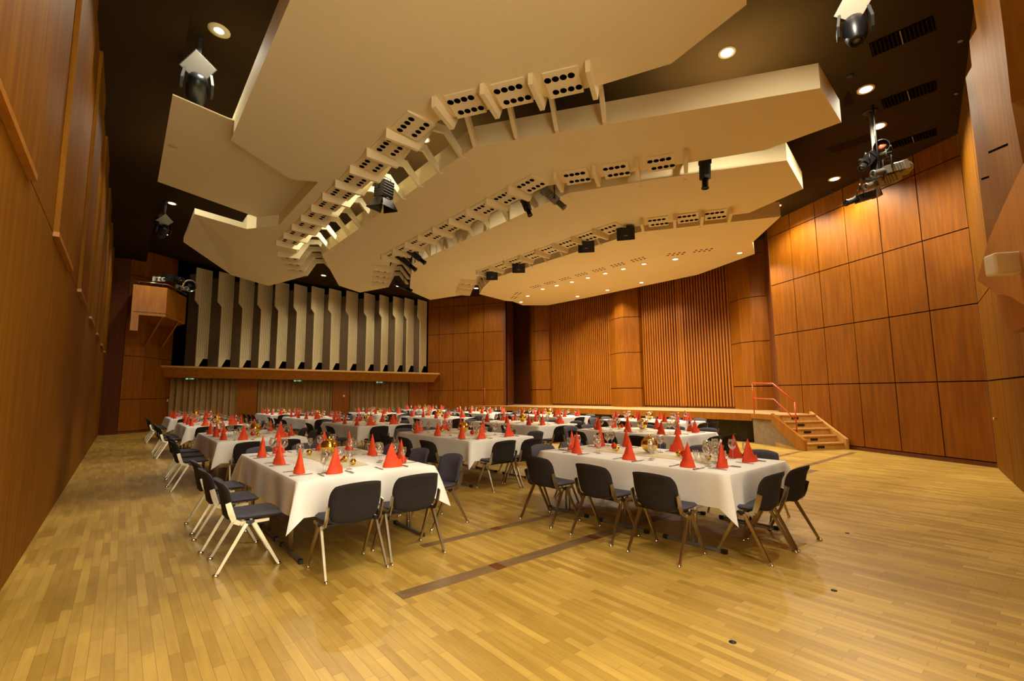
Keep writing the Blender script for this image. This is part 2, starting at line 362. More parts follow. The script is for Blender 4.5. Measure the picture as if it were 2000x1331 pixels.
# ---- stage back: recess walls, columns, slatted walls
def vwall(name, pts, z0, z1, mt, th=.2):
    m = MB()
    for a, b in zip(pts[:-1], pts[1:]):
        A = Vector((*a, z0)); B = Vector((*b, z0)); d = (B-A).normalized(); n = Vector((d.y, -d.x, 0))*th
        m.prism([A, B, B+n, A+n], (0, 0, z1-z0), mt)
    return m.build(name, kind='structure')
def dirp(x, X): # point on the sightline of column x at depth X
    d = ray(x, 700); return (X, X*d.y/d.x)
cA = [dirp(1035, 17.55), dirp(1038.5, 17.2), dirp(1046, 17.15), dirp(1072.5, 17.5)]
cB = [dirp(1191, 17.6), dirp(1203.5, 17.15), dirp(1219, 17.05), dirp(1250, 17.5)]
cC = [dirp(1430, 17.6), dirp(1449, 17.15), dirp(1473, 17.05), dirp(1515, 17.3)]
ST = .87
vwall('wall_stage_return_left', [LB1, dirp(1003, 16.9)], 0, 7.0, WOODD, -.15)
vwall('wall_stage_recess_left', [dirp(1003, 16.9), dirp(1003, 17.9), dirp(1040, 17.7)], 0, 7.0, WOODD, -.15)
vwall('wall_stage_recess_right', [dirp(1500, 17.6), (16.9, 6.6), RW1], 0, 7.0, WOODD, -.15)
for k, (c, lab) in enumerate(((cA, 'a'), (cB, 'b'), (cC, 'c'))):
    m = MB(); pts = c+[(c[-1][0]+.5, c[-1][1]), (c[0][0]+.5, c[0][1])]
    zz = [ST]+JZ+[7.0]
    for j in range(len(zz)-1): m.prism([(x, y, zz[j]+(.012 if j else 0)) for x, y in pts], (0, 0, zz[j+1]-zz[j]-.024), WOOD)
    cx = sum(p[0] for p in pts)/len(pts); cyy = sum(p[1] for p in pts)/len(pts)
    m.prism([(cx+(x-cx)*.95, cyy+(y-cyy)*.95, ST) for x, y in pts], (0, 0, 7.0-ST), GROOVE)
    m.build('wall_column_'+lab, kind='structure')
def slats(name, a, b, battens):
    A = Vector((*a, 0)); B = Vector((*b, 0)); L = (B-A).length; d = (B-A)/L; n = Vector((-d.y, d.x, 0)); n = n if n.x < 0 else -n
    m = MB(); m.prism([A+n*-.2+Vector((0, 0, ST)), B+n*-.2+Vector((0, 0, ST)), B+Vector((0, 0, ST)), A+Vector((0, 0, ST))], (0, 0, 6.1), WOODD)
    N = int(L/.12)
    for k in range(N):
        u = (k+.5)*L/N; w = .030; q0 = A+d*(u-w); q1 = A+d*(u+w)
        m.prism([q0+Vector((0, 0, ST+.08)), q1+Vector((0, 0, ST+.08)), q1+n*.08+Vector((0, 0, ST+.08)), q0+n*.08+Vector((0, 0, ST+.08))], (0, 0, 5.9), SLAT)
    for f in battens:
        u = L*f; q0 = A+d*(u-.12); q1 = A+d*(u+.12)
        m.prism([q0+Vector((0, 0, ST+.05)), q1+Vector((0, 0, ST+.05)), q1+n*.06+Vector((0, 0, ST+.05)), q0+n*.06+Vector((0, 0, ST+.05))], (0, 0, 5.95), WOOD)
    m.build(name, kind='structure')
slats('wall_slatted_left', (17.75, cA[-1][1]+.1), (17.75, cB[0][1]-.1), [.47])
slats('wall_slatted_right', (17.75, cB[-1][1]+.1), (17.75, cC[0][1]-.1), [.47])
# ---- stage platform with stairs
CR = [(14.50, 6.40), (14.05, 5.62)]               # right front corner down to the stair head
LW = (14.55, 21.45)
top = [(14.50, 6.40), (14.72, 9.3), (14.85, 13), (14.9, 17), (14.85, 20.2), LW, (15.0, 22.4), (19, 22.4), (19, 5.6), (15.5, 5.2), (15.05, 4.75+.35), (14.05, 5.62)]
st = empty('stage', (15, 13, 0), label='raised wooden stage with dark recess under its front along the far right', cat='stage')
def rel(o, pts, z): return [Vector((x, y, z))-Vector(o.location) for x, y in pts]
m = MB(); m.prism(rel(st, top, ST-.06), (0, 0, .06), STAGEF, WOODO); m.build('deck', st)
m = MB()
fr = top[:6]
for a, b in zip(fr[:-1], fr[1:]):
    m.prism(rel(st, [a, b, (b[0]+.06, b[1]), (a[0]+.06, a[1])], ST-.22), (0, 0, .159), WOODO)
m.prism(rel(st, [(14.50, 6.40), (14.05, 5.62), (14.03, 5.64), (14.48, 6.42)], ST-.14), (0, 0, .14), WOODO)
m.build('fascia', st)
m = MB()
for a, b in zip(fr[:-1], fr[1:]):
    A = Vector((a[0]+.22, a[1], 0)); B = Vector((b[0]+.22, b[1], 0))
    def fn(s, t, A=A, B=B): 
        p = A.lerp(B, s); return Vector((p.x+.02*math.sin(p.y*9), p.y, t*(ST-.07)))-Vector(st.location)
    m.grid(fn, 40, 1, DARKREC)
m.build('shaded_recess', st)  # wavy dark sheet stands in for the shaded recess below the fascia
m = MB()
m.prism(rel(st, [(14.52, 6.38), (13.62, 4.74), (13.72, 4.70), (14.62, 6.34)], 0)[:2]+rel(st, [(14.05, 5.62), (14.50, 6.38)], ST-.062)[:2], (.10, -.05, 0), CONC)
m.build('stone_side_panel', st)
# stairs: head at CR[1], foot at (13.6,4.72); other side by the right wall
sd = (Vector((13.62, 4.74, 0))-Vector((14.10, 5.62, 0))); 
sw = Vector((1.03, -.56, 0))
stair = empty('stage_stairs', (13.62, 4.74, 0), label='short wooden stairs with dark lamp slots leading up to the stage', cat='stairs')
O = Vector((13.62, 4.74, 0)); Hd = Vector((14.10, 5.62, 0)); run = (Hd-O)
for k in range(5):
    b0 = run*(k/5); b1 = run*((k+1)/5); z = ST*(k+1)/5
    m = MB(); q = [b0, b0+sw, b1+sw, b1]
    m.prism([Vector((v.x, v.y, 0.0)) for v in q], (0, 0, z-.03), STEPW)
    qq = [b0-run.normalized()*.025, b0+sw-run.normalized()*.025, b1+sw, b1]
    m.prism([Vector((v.x, v.y, z-.03)) for v in qq], (0, 0, .03), STEPW); s = m.build('step', stair)
    c = b0+sw*.42-run.normalized()*.006; dxx = sw.normalized()*.11
    m = MB(); m.prism([c-dxx+Vector((0, 0, z-.13)), c+dxx+Vector((0, 0, z-.13)), c+dxx+Vector((0, 0, z-.07)), c-dxx+Vector((0, 0, z-.07))], run.normalized()*.004, BLACK)
    m.build('lamp_slot', s)
for side, off, lab in ((0, -.09, ''), (1, 0, '')):
    b = sw*side + sw.normalized()*off
    q = [b-run.normalized()*.10, b-run.normalized()*.10+Vector((0, 0, .27)), b+run+Vector((0, 0, ST+.04)), b+run*1.0+Vector((0, 0, ST-.22)), b+run*.12+Vector((0, 0, 0))]
    if side: q = [b-run.normalized()*.10, b-run.normalized()*.10+Vector((0, 0, .27)), b+run*1.02+Vector((0, 0, ST+.07)), b+run*1.02]
    m = MB(); m.prism(q, sw.normalized()*.085, WOODO if not side else STEPW); m.build('stringer', stair)
def rail(name, lab, pts_top, pts_mid, posts):
    e = empty(name, posts[0][0], label=lab, cat='handrail'); l = Vector(e.location)
    MB().tube([Vector(p)-l for p in pts_top], .019, REDRAIL).build('top_rail', e)
    MB().tube([Vector(p)-l for p in pts_mid], .015, REDRAIL).build('middle_rail', e)
    for a, b in posts: MB().tube([Vector(a)-l, Vector(b)-l], .017, REDRAIL).build('post', e)
hd = Vector((14.52, 6.33, 0)); h2 = Vector((14.12, 5.60, 0)); ft = Vector((13.76, 4.94, 0))
RT = .93
rail('stair_handrail', 'red handrail beside the stairs at right end of the stage',
     [hd+Vector((0, 0, ST+.90)), h2+Vector((0, 0, ST+.87)), ft+Vector((0, 0, .36+.88))],
     [hd+Vector((0, 0, ST+.45)), h2+Vector((0, 0, ST+.43)), ft+Vector((0, 0, .36+.40))],
     [(hd+Vector((0, 0, ST)), hd+Vector((0, 0, ST+.90))), (ft+Vector((0, 0, .27)), ft+Vector((0, 0, 1.24)))])
ga = onz(947.5, 793, ST); gb = Vector((14.45, 22.1, ST)); 
gx = dirp(918, 14.9); gc = dirp(887, 14.1)
p1 = Vector((*dirp(946.5, 15.1), ST)); p0 = Vector((*dirp(919, 15.0), ST)); pf = Vector((*dirp(888, 14.2), 0))
rail('stair_handrail', 'thin red handrail at the far left end of the stage',
     [p1+Vector((0, 0, .9)), p0+Vector((0, 0, .9)), pf+Vector((0, 0, 1.1))], [p1+Vector((0, 0, .45)), p0+Vector((0, 0, .45)), pf+Vector((0, 0, .6))],
     [(p1, p1+Vector((0, 0, .9))), (pf, pf+Vector((0, 0, 1.1)))])

# ------------------------------------------------------------------ ceiling sails
ZS = 6.0; TH = .40
def sail(name, lab, poly, lift=None):
    """poly in plan; lift: per-vertex rise; built as a slab"""
    c = Vector((sum(p[0] for p in poly)/len(poly), sum(p[1] for p in poly)/len(poly), ZS))
    return empty(name, c, label=lab, cat='ceiling panel')
def slab(e, parts, th=TH, name='panel'):
    m = MB()
    for poly in parts:
        pts = [Vector((p[0], p[1], p[2] if len(p) > 2 else ZS))-Vector(e.location) for p in poly]; n = len(pts)
        tp = [v+Vector((0, 0, th)) for v in pts]
        m.add(pts+tp, [tuple(range(n-1, -1, -1)), tuple(range(n, 2*n))]+[(i, (i+1) % n, n+(i+1) % n, n+i) for i in range(n)], CREAM)
    return m.build(name, e)
s1 = sail('ceiling_sail', 'largest cream ceiling panel, nearest the camera, with a lobe at far left', [(3, 4), (3, 14)])
up = ZS+.07
slab(s1, [[(2.4, 10.1), (2.9, 9.9), (2.9, 13.2), (2.3, 14.0), (2.3, 16.2), (4.35, 21.0), (5.1, 18.2), (3.72, 14.8), (3.72, 6.35), (5.1, 4.1), (5.5, 3.2), (5.3, 2.1), (2.9, 1.0), (2.4, 2.2)],
          [(2.4, 10.1), (2.4, 2.2), (1.2, 4.6, up), (1.2, 9.3, up)]])
slab(s1, [[(2.3, 14.0), (1.1, 13.8, up), (1.1, 16.6, up), (2.9, 20.2, up), (4.35, 21.0), (2.3, 16.2)]], .15, 'lobe')
s0 = sail('ceiling_sail', 'flat cream ceiling wing beside the left wall, behind the largest panel', [(1, 9), (2, 13)])
slab(s0, [[(.31, 8.8, 6.3), (.30, 12.75, 6.3), (3.0, 14.0, 6.3), (3.6, 12, 6.3), (3.6, 9, 6.3), (1.1, 9.0, 6.3)]], .02)
s2 = sail('ceiling_sail', 'second cream ceiling panel from the camera, long with angled ends', [(5.5, 5), (5.5, 16)])
slab(s2, [[(4.65, 6.7), (4.65, 15.2), (6.6, 19.2), (7.8, 20), (8.3, 18.4), (6.72, 14.6), (6.72, 7.2), (8.95, 3.4), (9.0, 2.2), (7.7, 2.1), (6.5, 3.9), (5.5, 5.4)]])
s3 = sail('ceiling_sail', 'third cream ceiling panel from the camera, between second panel and the one with downlights', [(9, 5), (9, 16)])
slab(s3, [[(7.45, 7.0), (7.45, 14.4), (8.6, 16.8), (9.4, 18.4), (11.1, 19.6), (11.8, 17.4), (10.25, 14.5), (10.25, 7.7), (11.9, 5.0), (11.4, 3.6), (9.7, 3.3), (8.5, 5.2)]])
s4 = sail('ceiling_sail', 'cream ceiling panel above the stage, farthest, dotted with small downlights', [(13, 6), (14, 16)])
slab(s4, [[(10.9, 7.6), (10.9, 14.4), (11.6, 16.0), (12.2, 17.1), (14.1, 17.6), (14.5, 17.5), (15.6, 18.0), (16.6, 17.2), (16.75, 14.6), (16.8, 9.1), (15.7, 6.5), (14.4, 6.0), (12.8, 4.6)]])
# ribs and perforated boxes along each gap
def rib(e, x, y, ang, w, gap):
    """x,y: gap edge of the panel; ang: turn about z; w: reach under the panel; gap: gap width"""
    T = tr(x, y, ZS) @ rotz(ang)
    g = gap
    lo = [(-w, 0), (-w, -.17), (.04, -.19), (.30*g+.05, .30), (.62*g, .33), (.97*g, 0.0), (.97*g+.04, -.02)]
    hi = [(g+.10, -.02), (g+.10, .02), (.80*g, .34), (.68*g, .47), (.22*g, .45), (0, .02)]
    pts = [Vector((a, -.035, b)) for a, b in lo+hi]
    pts = [T @ p for p in pts]; ex = (T.to_3x3() @ Vector((0, .07, 0)))
    m = MB(); m.prism([p-Vector(e.location) for p in pts], ex, CREAM); m.build('rib', e)
def perf(e, x, y, ang, w, L, nh=4, thick=.05):
    """shallow box with two rows of round holes"""
    T = tr(x, y, ZS) @ rotz(ang); m = MB(); l = Vector(e.location)
    def P(a, b, c): return T @ Vector((a, b, c)) - l
    q = [P(-w, -L/2, -.02), P(-w, L/2, -.02), P(-w*.08, L/2, -.09), P(-w*.08, -L/2, -.09), P(-w, -L/2, 0.01), P(-w, L/2, 0.01), P(-w*.08, L/2, 0.01), P(-w*.08, -L/2, 0.01)]
    m.add(q, [(0, 3, 2, 1), (4, 5, 6, 7), (0, 1, 5, 4), (1, 2, 6, 5), (2, 3, 7, 6), (3, 0, 4, 7)], CREAM)
    for r_, a in ((.052, -w*.75), (.050, -w*.30)):
        for k in range(nh):
            b = (k-(nh-1)/2)*L/(nh+.4)+(.03 if a < -w*.5 else -.03); zf = lambda q: -.02-.07*(q+w)/(w*.92)-.004
            m.add([P(a+r_*math.cos(t*PI/6), b+r_*math.sin(t*PI/6), zf(a+r_*math.cos(t*PI/6))) for t in range(12)], [tuple(range(11, -1, -1))], HOLE)
    m.build('perforated_box', e)
def gaprow(e, x0, ys, gap, right, left, w=.58):
    for y in ys: rib(e, x0, y, 0, w, gap)
    for a, b in zip(ys[:-1], ys[1:]): perf(e, x0, (a+b)/2, 0, w*.92, .60)
    perf(e, x0, ys[0]-.41, 0, w*.92, .60)
    for (rx, ry, ang) in right+left: rib(e, rx, ry, ang, w, gap)
    for rr in (right, left):
        for (a, b) in zip(rr[:-1], rr[1:]): perf(e, (a[0]+b[0])/2, (a[1]+b[1])/2, a[2], w*.92, .5, 4)
ar = math.radians(31); al = -math.radians(22)
gaprow(s1, 3.72, [7.12+.82*k for k in range(10)], .93,
       [(3.83, 6.15, ar), (4.22, 5.45, ar), (4.62, 4.85, ar), (5.05, 4.17, ar)], [(4.0, 15.45, al), (4.28, 16.15, al), (4.56, 16.85, al), (4.85, 17.55, al)])
gaprow(s2, 6.72, [7.55+.81*k for k in range(9)], .73,
       [(6.98, 6.75, ar), (7.38, 6.07, ar), (7.80, 5.38, ar), (8.25, 4.6, ar)], [(7.0, 15.2, al), (7.3, 15.9, al), (7.6, 16.7, al), (7.95, 17.5, al)])
gaprow(s3, 10.25, [8.2+.79*k for k in range(8)], .65,
       [(10.55, 7.2, ar), (10.95, 6.5, ar), (11.3, 5.95, ar), (11.65, 5.4, ar)], [(10.5, 15.0, al), (10.85, 15.7, al), (11.15, 16.3, al), (11.5, 16.9, al)])
for (x, y, ang) in [(13.98, 7.36, ar), (13.64, 8.1, ar)]+[(13.2, 9.25+.86*k, 0) for k in range(7)]+[(13.51, 15.95, al), (13.95, 16.75, al)]:
    T = tr(x, y, ZS) @ rotz(ang); m = MB(); l = Vector(s4.location)
    for a in (-.09, .09):
        for k in range(4):
            b = (k-1.5)*.15+a*.3; m.add([T @ Vector((a+.045*math.cos(t*PI/6), b+.045*math.sin(t*PI/6), -.002))-l for t in range(12)], [tuple(range(11, -1, -1))], HOLE)
    m.build('hole_group', s4)

# ------------------------------------------------------------------ lights
def spot(p, power, size=2.5, col=WARM, r=.10, blend=.6, tgt=None):
    L = bpy.data.lights.new('downlight_beam', 'SPOT'); L.energy = power; L.color = col; L.spot_size = size; L.spot_blend = blend; L.shadow_soft_size = r
    o = bpy.data.objects.new('downlight_beam', L); COL.objects.link(o); o.location = p
    if tgt is not None: o.rotation_euler = (Vector(tgt)-Vector(p)).to_track_quat('-Z', 'Y').to_euler()
    return o
def downlight(p, lab, r=.11, ring=.03, power=None, wide=2.5, tilt=0, ringm=CREAM):
    e = empty('downlight', p, label=lab, cat='downlight', group='ceiling downlights')
    m = MB(); m.lathe([(r+ring, 0), (r+ring, -.015), (r, -.02), (r-.012, -.012), (r-.012, 0)], ringm, 20, roty(tilt)); m.build('rim', e)
    m = MB(); m.lathe([(.0001, -.012), (r-.012, -.012)], LAMP, 20, roty(tilt)); m.build('lamp', e)
    if power: spot(Vector(p)+Vector((0, 0, -.05)), power, wide)
    return e
tl = math.atan(.9/13.3)
for x, y, lab, pw in [(428, 59, 'bright ringed downlight in dark ceiling near the upper left corner', 1), (1420, 102, 'downlight in dark ceiling right of the largest cream panel', 1),
        (1691, 174, 'downlight in dark ceiling near the second air grille', 1), (1716, 246, 'downlight beside the hanging pole of the lamp cluster', 1), (1630, 349, 'downlight left of the hanging lamp cluster', 1),
        (1517, 402, 'downlight in the gap right of the third cream panel', 1), (336, 397, 'downlight in dark ceiling by the left soffit', 1), (828, 272, 'downlight in first gap near its upper bend', 1),
        (697, 380, 'downlight in first gap left of the black barn-door lamp', 1), (594, 476, 'downlight in first gap near its lower bend', 1), (612, 506, 'downlight in first gap between its lowest ribs', .5), (632, 538, 'downlight at the lower end of the first gap', .5),
        (930, 563, 'downlight at lower end of the third gap, farthest', .6), (778, 562, 'downlight at lower end of second gap beside a spotlight', .6)]:
    p = onceil(x, y); big = x == 428
    if 560 < x < 1000 or x == 1517: p = onz(x, y, min(ceilz(p.x), 7.0)) if x > 700 and y > 500 else p
    p.z = ceilz(p.x)
    downlight(p, lab, .11 if not big else .085, .03 if not big else .085, LIGHT_W*pw*(.4 if x in (428, 336) else 1), tilt=tl if p.x < 13.3 else 0)
# small lamps of the farthest sail
n_ = 0
nm = ['rightmost, alone near the panel corner', 'brightest, right of the front line', 'first of the front line from the right', 'second of the front line from the right', 'third of the front line from the right', 'fourth of the front line from the right', 'fifth of the front line from the right', 'sixth of the front line from the right', 'seventh of the front line from the right', 'by the left hole groups', 'leftmost, at the panel tip']
for (x, y), t in zip([(15.17, 6.75), (14.15, 8.44), (13.81, 9.45), (13.79, 10.32), (13.78, 11.15), (13.77, 12.0), (13.77, 12.86), (13.74, 13.69), (13.74, 14.55), (14.19, 16.04), (14.9, 17.35)], nm):
    downlight((x, y, ZS-.001), 'small downlight in the farthest cream panel, '+t, .085 if y != 8.44 else .10, .015, LIGHT_W*.75, 2.4)
for (x, y), t in zip([(16.14, 11.2), (16.14, 12.97), (16.12, 14.71)], ['right', 'middle', 'left']):
    downlight((x, y, ZS-.001), 'small downlight in the farthest cream panel, back line, '+t, .085, .015, LIGHT_W*.6, 2.4)
# added unseen downlights that help light the room, built like the visible ones
for x, y in ((2.2, 1.5), (5.6, 1.3), (.9, 2.6), (1.2, -2.2), (.85, 13), (.85, 22)):
    downlight((x, y, ceilz(x)), 'added ceiling downlight out of view behind the camera' if y < 3 else 'added downlight above the left aisle hidden by the soffit', .11, .03, LIGHT_W*(.5 if x < 1 else .9), tilt=tl)

# ------------------------------------------------------------------ dining tables
TB = []   # (X0,X1,Y0,Y1, name)
W_ = 1.36
rowsA = [(4.62, 7.30), (9.30, 12.0), (14.3, 17.0), (19.4, 22.1)]
rowsB = [(2.22, 4.83), (6.48, 9.15), (11.25, 13.95), (15.5, 18.3), (20.0, 22.7)]
rowsC = [(4.58, 7.0), (8.2, 10.95), (12.65, 15.3), (17.2, 20.2)]
rowsD = [(6.45, 8.95), (10.42, 13.0), (14.4, 17.0), (19.0, 21.7)]
onames = ['nearest', 'second', 'third', 'fourth', 'fifth']
for nm_, x0, x1, rows in (('left row', 1.28, 2.70, rowsA), ('second row', 4.46, 5.82, rowsB), ('third row', 7.55, 8.85, rowsC), ('stage row', 10.6, 11.9, rowsD)):
    for i, (a, b) in enumerate(rows): TB.append((x0, x1, a, b, onames[i], nm_))
def tname(o, r): return '%s table of %s' % (o, r)

# --- cloth
def cloth(x0, x1, y0, y1, seed, drop=.32):
    rnd = random.Random(seed); cx, cyy = (x0+x1)/2, (y0+y1)/2; hx, hy = (x1-x0)/2, (y1-y0)/2; m = MB(); z = .757
    # perimeter samples, finer near corners
    per = []; ns = 26
    cor = [(-hx, -hy), (hx, -hy), (hx, hy), (-hx, hy)]; nrm = [(0, -1), (1, 0), (0, 1), (-1, 0)]
    ph = [rnd.uniform(0, 6) for _ in range(8)]
    for k in range(4):
        (ax, ay), (bx, by) = cor[k], cor[(k+1) % 4]; L = math.hypot(bx-ax, by-ay); n = nrm[k]; pn = nrm[k-1]
        # corner fold vertex
        dg = ((n[0]+pn[0])*.7, (n[1]+pn[1])*.7); side = rnd.uniform(.75, 1.25)
        per.append((ax, ay, dg[0]*.17*side, dg[1]*.17*side, drop*1.30, 1))
        for i in range(1, ns):
            s = i/ns; e = min(s, 1-s)*L; px, py = ax+(bx-ax)*s, ay+(by-ay)*s
            o = .025+.018*math.sin(s*L*5+ph[k])+.012*math.sin(s*L*11+ph[k+4])
            if e < .16: o = .01+.10*(e/.16)*0+ .008
            per.append((px, py, n[0]*o, n[1]*o, drop+.012*math.sin(s*L*4+ph[k]), 0))
    N = len(per); rings = [(0, 0, 0, 0)]
    vs = []; LV = [0, .012, .15, .4, .7, 1.0]
    for li, t in enumerate(LV):
        for (px, py, ox, oy, dr, c) in per:
            tt = t; out = t**.8
            if li == 0: vs.append((cx+px*.992, cyy+py*.996, z))
            elif li == 1: vs.append((cx+px, cyy+py, z-.010))
            else: vs.append((cx+px+ox*out, cyy+py+oy*out, z-.01-dr*tt))
    fs = [tuple(range(N))]
    for li in range(len(LV)-1):
        for i in range(N):
            j = (i+1) % N; a, b = li*N+i, li*N+j; fs.append((a, a+N, b+N, b))
    # outward winding
    m.add(vs, fs, CLOTH, True)
    return m
def ftable_proto():
    e = empty('folding_table', (0, 0, 0))
    MB().box((-.68, -.41, .725), (.68, .41, .750), WOOD).build('tabletop', e)
    for s in (-1, 1):
        m = MB(); m.box((s*.62-.015, -.31, .008), (s*.62+.015, .31, .034), GREYMET); m.box((s*.62-.018, -.33, 0), (s*.62+.018, -.28, .038), BLACK); m.box((s*.62-.018, .28, 0), (s*.62+.018, .33, .038), BLACK)
        m.tube([(s*.62, -.03, .04), (s*.62, -.03, .725)], .014, CHROME); m.tube([(s*.62, .03, .04), (s*.62, .03, .725)], .014, CHROME); m.build('leg', e)
    return reg(e)
# --- chair
def pad(fn, th, m, nu=10, nv=8, mt=NAVY, mt2=None):
    """closed rounded pad following fn(s,t)->(pos,normal)"""
    def rr(s, t):
        # rounded outline
        a, b = 2*s-1, 2*t-1; k = (1-.15*(b*b)*(a*a)); return (a*k+1)/2, (b*k+1)/2
    def ed(s, t):
        d = min(s, 1-s, t, 1-t)*2; return math.sqrt(max(0, 1-(1-min(1, d*4))**2))*.5+.02
    g1 = lambda s, t: (lambda q: (lambda P: P[0]+P[1]*th*ed(s, t))(fn(*q)))(rr(s, t))
    g2 = lambda s, t: (lambda q: (lambda P: P[0]-P[1]*th*ed(s, t))(fn(*q)))(rr(s, t))
    m.grid(g1, nu, nv, mt); m.grid(g2, nu, nv, mt2 or mt, flip=True)
    n = nu+1; loop = [i for i in range(n)]+[j*n+nu for j in range(1, nv+1)]+[nv*n+i for i in range(nu-1, -1, -1)]+[j*n for j in range(nv-1, 0, -1)]
    base = len(m.v)-2*n*(nv+1); k = m.idx(mt)
    for a, b in zip(loop, loop[1:]+loop[:1]): m.f.append((base+a, base+n*(nv+1)+a, base+n*(nv+1)+b, base+b)); m.mi.append(k); m.sm.append(True)
def seat_fn(s, t):
    x = (s-.5)*.47; y = -.19+.46*t; z = .435+.012*(t-.3)+.030*(abs(2*s-1)**2.5)*(1-.7*t)-.020*max(0, (t-.8)/.2)**2+.015*max(0, (.25-t)/.25)
    return Vector((x, y, z)), Vector((0, 0, 1))
def back_fn(s, t):
    x = (s-.5)*(.465+.02*t); y = -.14-.075*t-.045*max(0, (t-.7)/.3)**2-.048*(1-(2*s-1)**2); z = .440+.350*t-.02*(1-t)*(1-(2*s-1)**2)
    n = Vector((-(2*s-1)*.30, 1, .24)).normalized(); return Vector((x, y, z)), n
def chair_proto(far=False):
    e = empty('padded_chair', (0, 0, 0))
    m = MB(); pad(seat_fn, .045, m, 8 if far else 12, 6 if far else 10); m.build('seat', e)
    m = MB(); pad(back_fn, .040, m, 8 if far else 12, 6 if far else 10, NAVY, BACKSH); m.build('backrest', e)
    def bracket(s, m):
        w = .006
        path = [(-.205, .60), (-.175, .50), (-.15, .435), (-.10, .408), (.13, .412)]
        wid = [.022, .024, .020, .018, .012]
        for i in range(len(path)-1):
            (y0, z0), (y1, z1) = path[i], path[i+1]; d = Vector((0, y1-y0, z1-z0)).normalized(); nn = Vector((0, -d.z, d.y)); x = s*.245
            m.prism([Vector((x-w, y0, z0))+nn*wid[i]-Vector((0, 0, 0)), Vector((x-w, y1, z1))+nn*wid[i+1], Vector((x-w, y1, z1))-nn*wid[i+1], Vector((x-w, y0, z0))-nn*wid[i]], (2*w, 0, 0), ALU)
    def leg(s, f, m):
        a = Vector((s*.25, -.055 if f < 0 else .005, .405)); b = Vector((s*(.27 if f < 0 else .26), -.265 if f < 0 else .215, .02))
        d = (b-a).normalized(); px = Vector((1, 0, 0)); py = d.cross(px).normalized()
        q = lambda c, wx, wy: [c+px*wx+py*wy, c-px*wx+py*wy, c-px*wx-py*wy, c+px*wx-py*wy]
        A = q(a, .011, .016); B = q(b, .009, .011)
        m.add(A+B, [(0, 1, 2, 3), (7, 6, 5, 4)]+[(i, i+4, (i+1) % 4+4, (i+1) % 4) for i in range(4)], ALU)
        return b
    if far:
        m = MB()
        for s in (-1, 1):
            bracket(s, m)
            for f in (-1, 1): leg(s, f, m)
        m.box((-.245, -.04, .39), (.245, -.01, .41), BLKMET); m.build('frame', e)
    else:
        for s in (-1, 1):
            m = MB(); bracket(s, m); m.box((s*.245-.012, -.06, .395), (s*.245+.012, .01, .425), BLKMET); m.build('side_bracket', e)
            for f in (-1, 1):
                m = MB(); b = leg(s, f, m); l = m.build('leg', e)
                m = MB(); m.lathe([(.0001, 0), (.019, .0), (.021, .010), (.014, .024), (.0001, .028)], CHROME, 10, tr(b.x, b.y+f*.006, 0) @ Matrix.Diagonal((.75, 1.35, 1, 1))); m.build('foot', l)
        MB().box((-.245, -.04, .385), (.245, -.01, .405), BLKMET).build('crossbar', e)
    return reg(e)
# --- tableware prototypes (single meshes)
def hat_mesh(flare=0):
    m = MB(); n = 24; H_ = .27
    lv = [0, .12, .17, .30, .5, .7, .85, 1]
    def fn(s, t):
        a = 2*PI*s; k = (1-t)**(.95); r = .077*k+.002
        sx = 1.0; sy = .62
        if t < .2: r *= 1.06
        x = r*math.cos(a)*sx; y = r*math.sin(a)*sy
        fold = .010*math.exp(-((s-.76)/.035)**2)*(1-t)          # front seam
        y -= fold
        x += flare*(.055*(1-t)**1.3*max(0, math.cos(a))-.03*(1-t)*t)+.010*t
        return Vector((x, y, H_*t*(1-.25*flare*(1-abs(math.cos(a)))*0)))
    m.grid(fn, n, 12, RED)
    # turned-up cuff
    def cf(s, t):
        a = 2*PI*(.55+.42*s); r = .077*(1-.16*t)+.006; x = r*math.cos(a)+flare*.055*max(0, math.cos(a))*(1-.15*t); y = r*.64*math.sin(a)-.002
        return Vector((x, y, .002+(.055+.03*s)*t))
    m.grid(cf, 12, 2, RED)
    return m.mesh('folded_napkin')
HAT = hat_mesh(0); HAT2 = hat_mesh(1)
def glass_mesh(kind):
    m = MB()
    if kind == 0: pr = [(.0001, .003), (.036, .002), (.037, .004), (.006, .010), (.0045, .03), (.0042, .095), (.010, .105), (.034, .125), (.046, .155), (.046, .18), (.036, .225), (.0345, .225), (.044, .18), (.044, .157), (.032, .128), (.0001, .110)]
    elif kind == 1: pr = [(.0001, .003), (.031, .002), (.032, .004), (.005, .009), (.0042, .03), (.0040, .075), (.010, .085), (.026, .105), (.032, .135), (.029, .185), (.0275, .185), (.030, .136), (.024, .108), (.0001, .090)]
    else: pr = [(.0001, .003), (.028, .002), (.029, .006), (.008, .012), (.012, .030), (.028, .06), (.033, .12), (.0315, .12), (.026, .062), (.0001, .035)]
    m.lathe(pr, GLASS, 14); return m.mesh('glass')
G0, G1, G2 = glass_mesh(0), glass_mesh(1), glass_mesh(2)
def knife_mesh():
    m = MB(); m.prism([(-.011, -.11, .002), (.009, -.11, .002), (.010, -.01, .002), (-.010, -.01, .002)], (0, 0, .008), STEEL); m.prism([(-.008, -.01, .002), (.008, -.01, .002), (.010, .06, .002), (.004, .11, .002), (-.008, .10, .002)], (0, 0, .003), STEEL); return m.mesh('table_knife')
def fork_mesh():
    m = MB(); m.prism([(-.007, -.10, .002), (.007, -.10, .002), (.004, .03, .002), (-.004, .03, .002)], (0, 0, .005), STEEL); m.prism([(-.004, .03, .004), (.004, .03, .004), (.012, .05, .004), (-.012, .05, .004)], (0, 0, .003), STEEL)
    for k in range(4): x = -.0105+k*.0062; m.box((x, .048, .004), (x+.0026, .095, .007), STEEL)
    return m.mesh('table_fork')
KN, FK = knife_mesh(), fork_mesh()
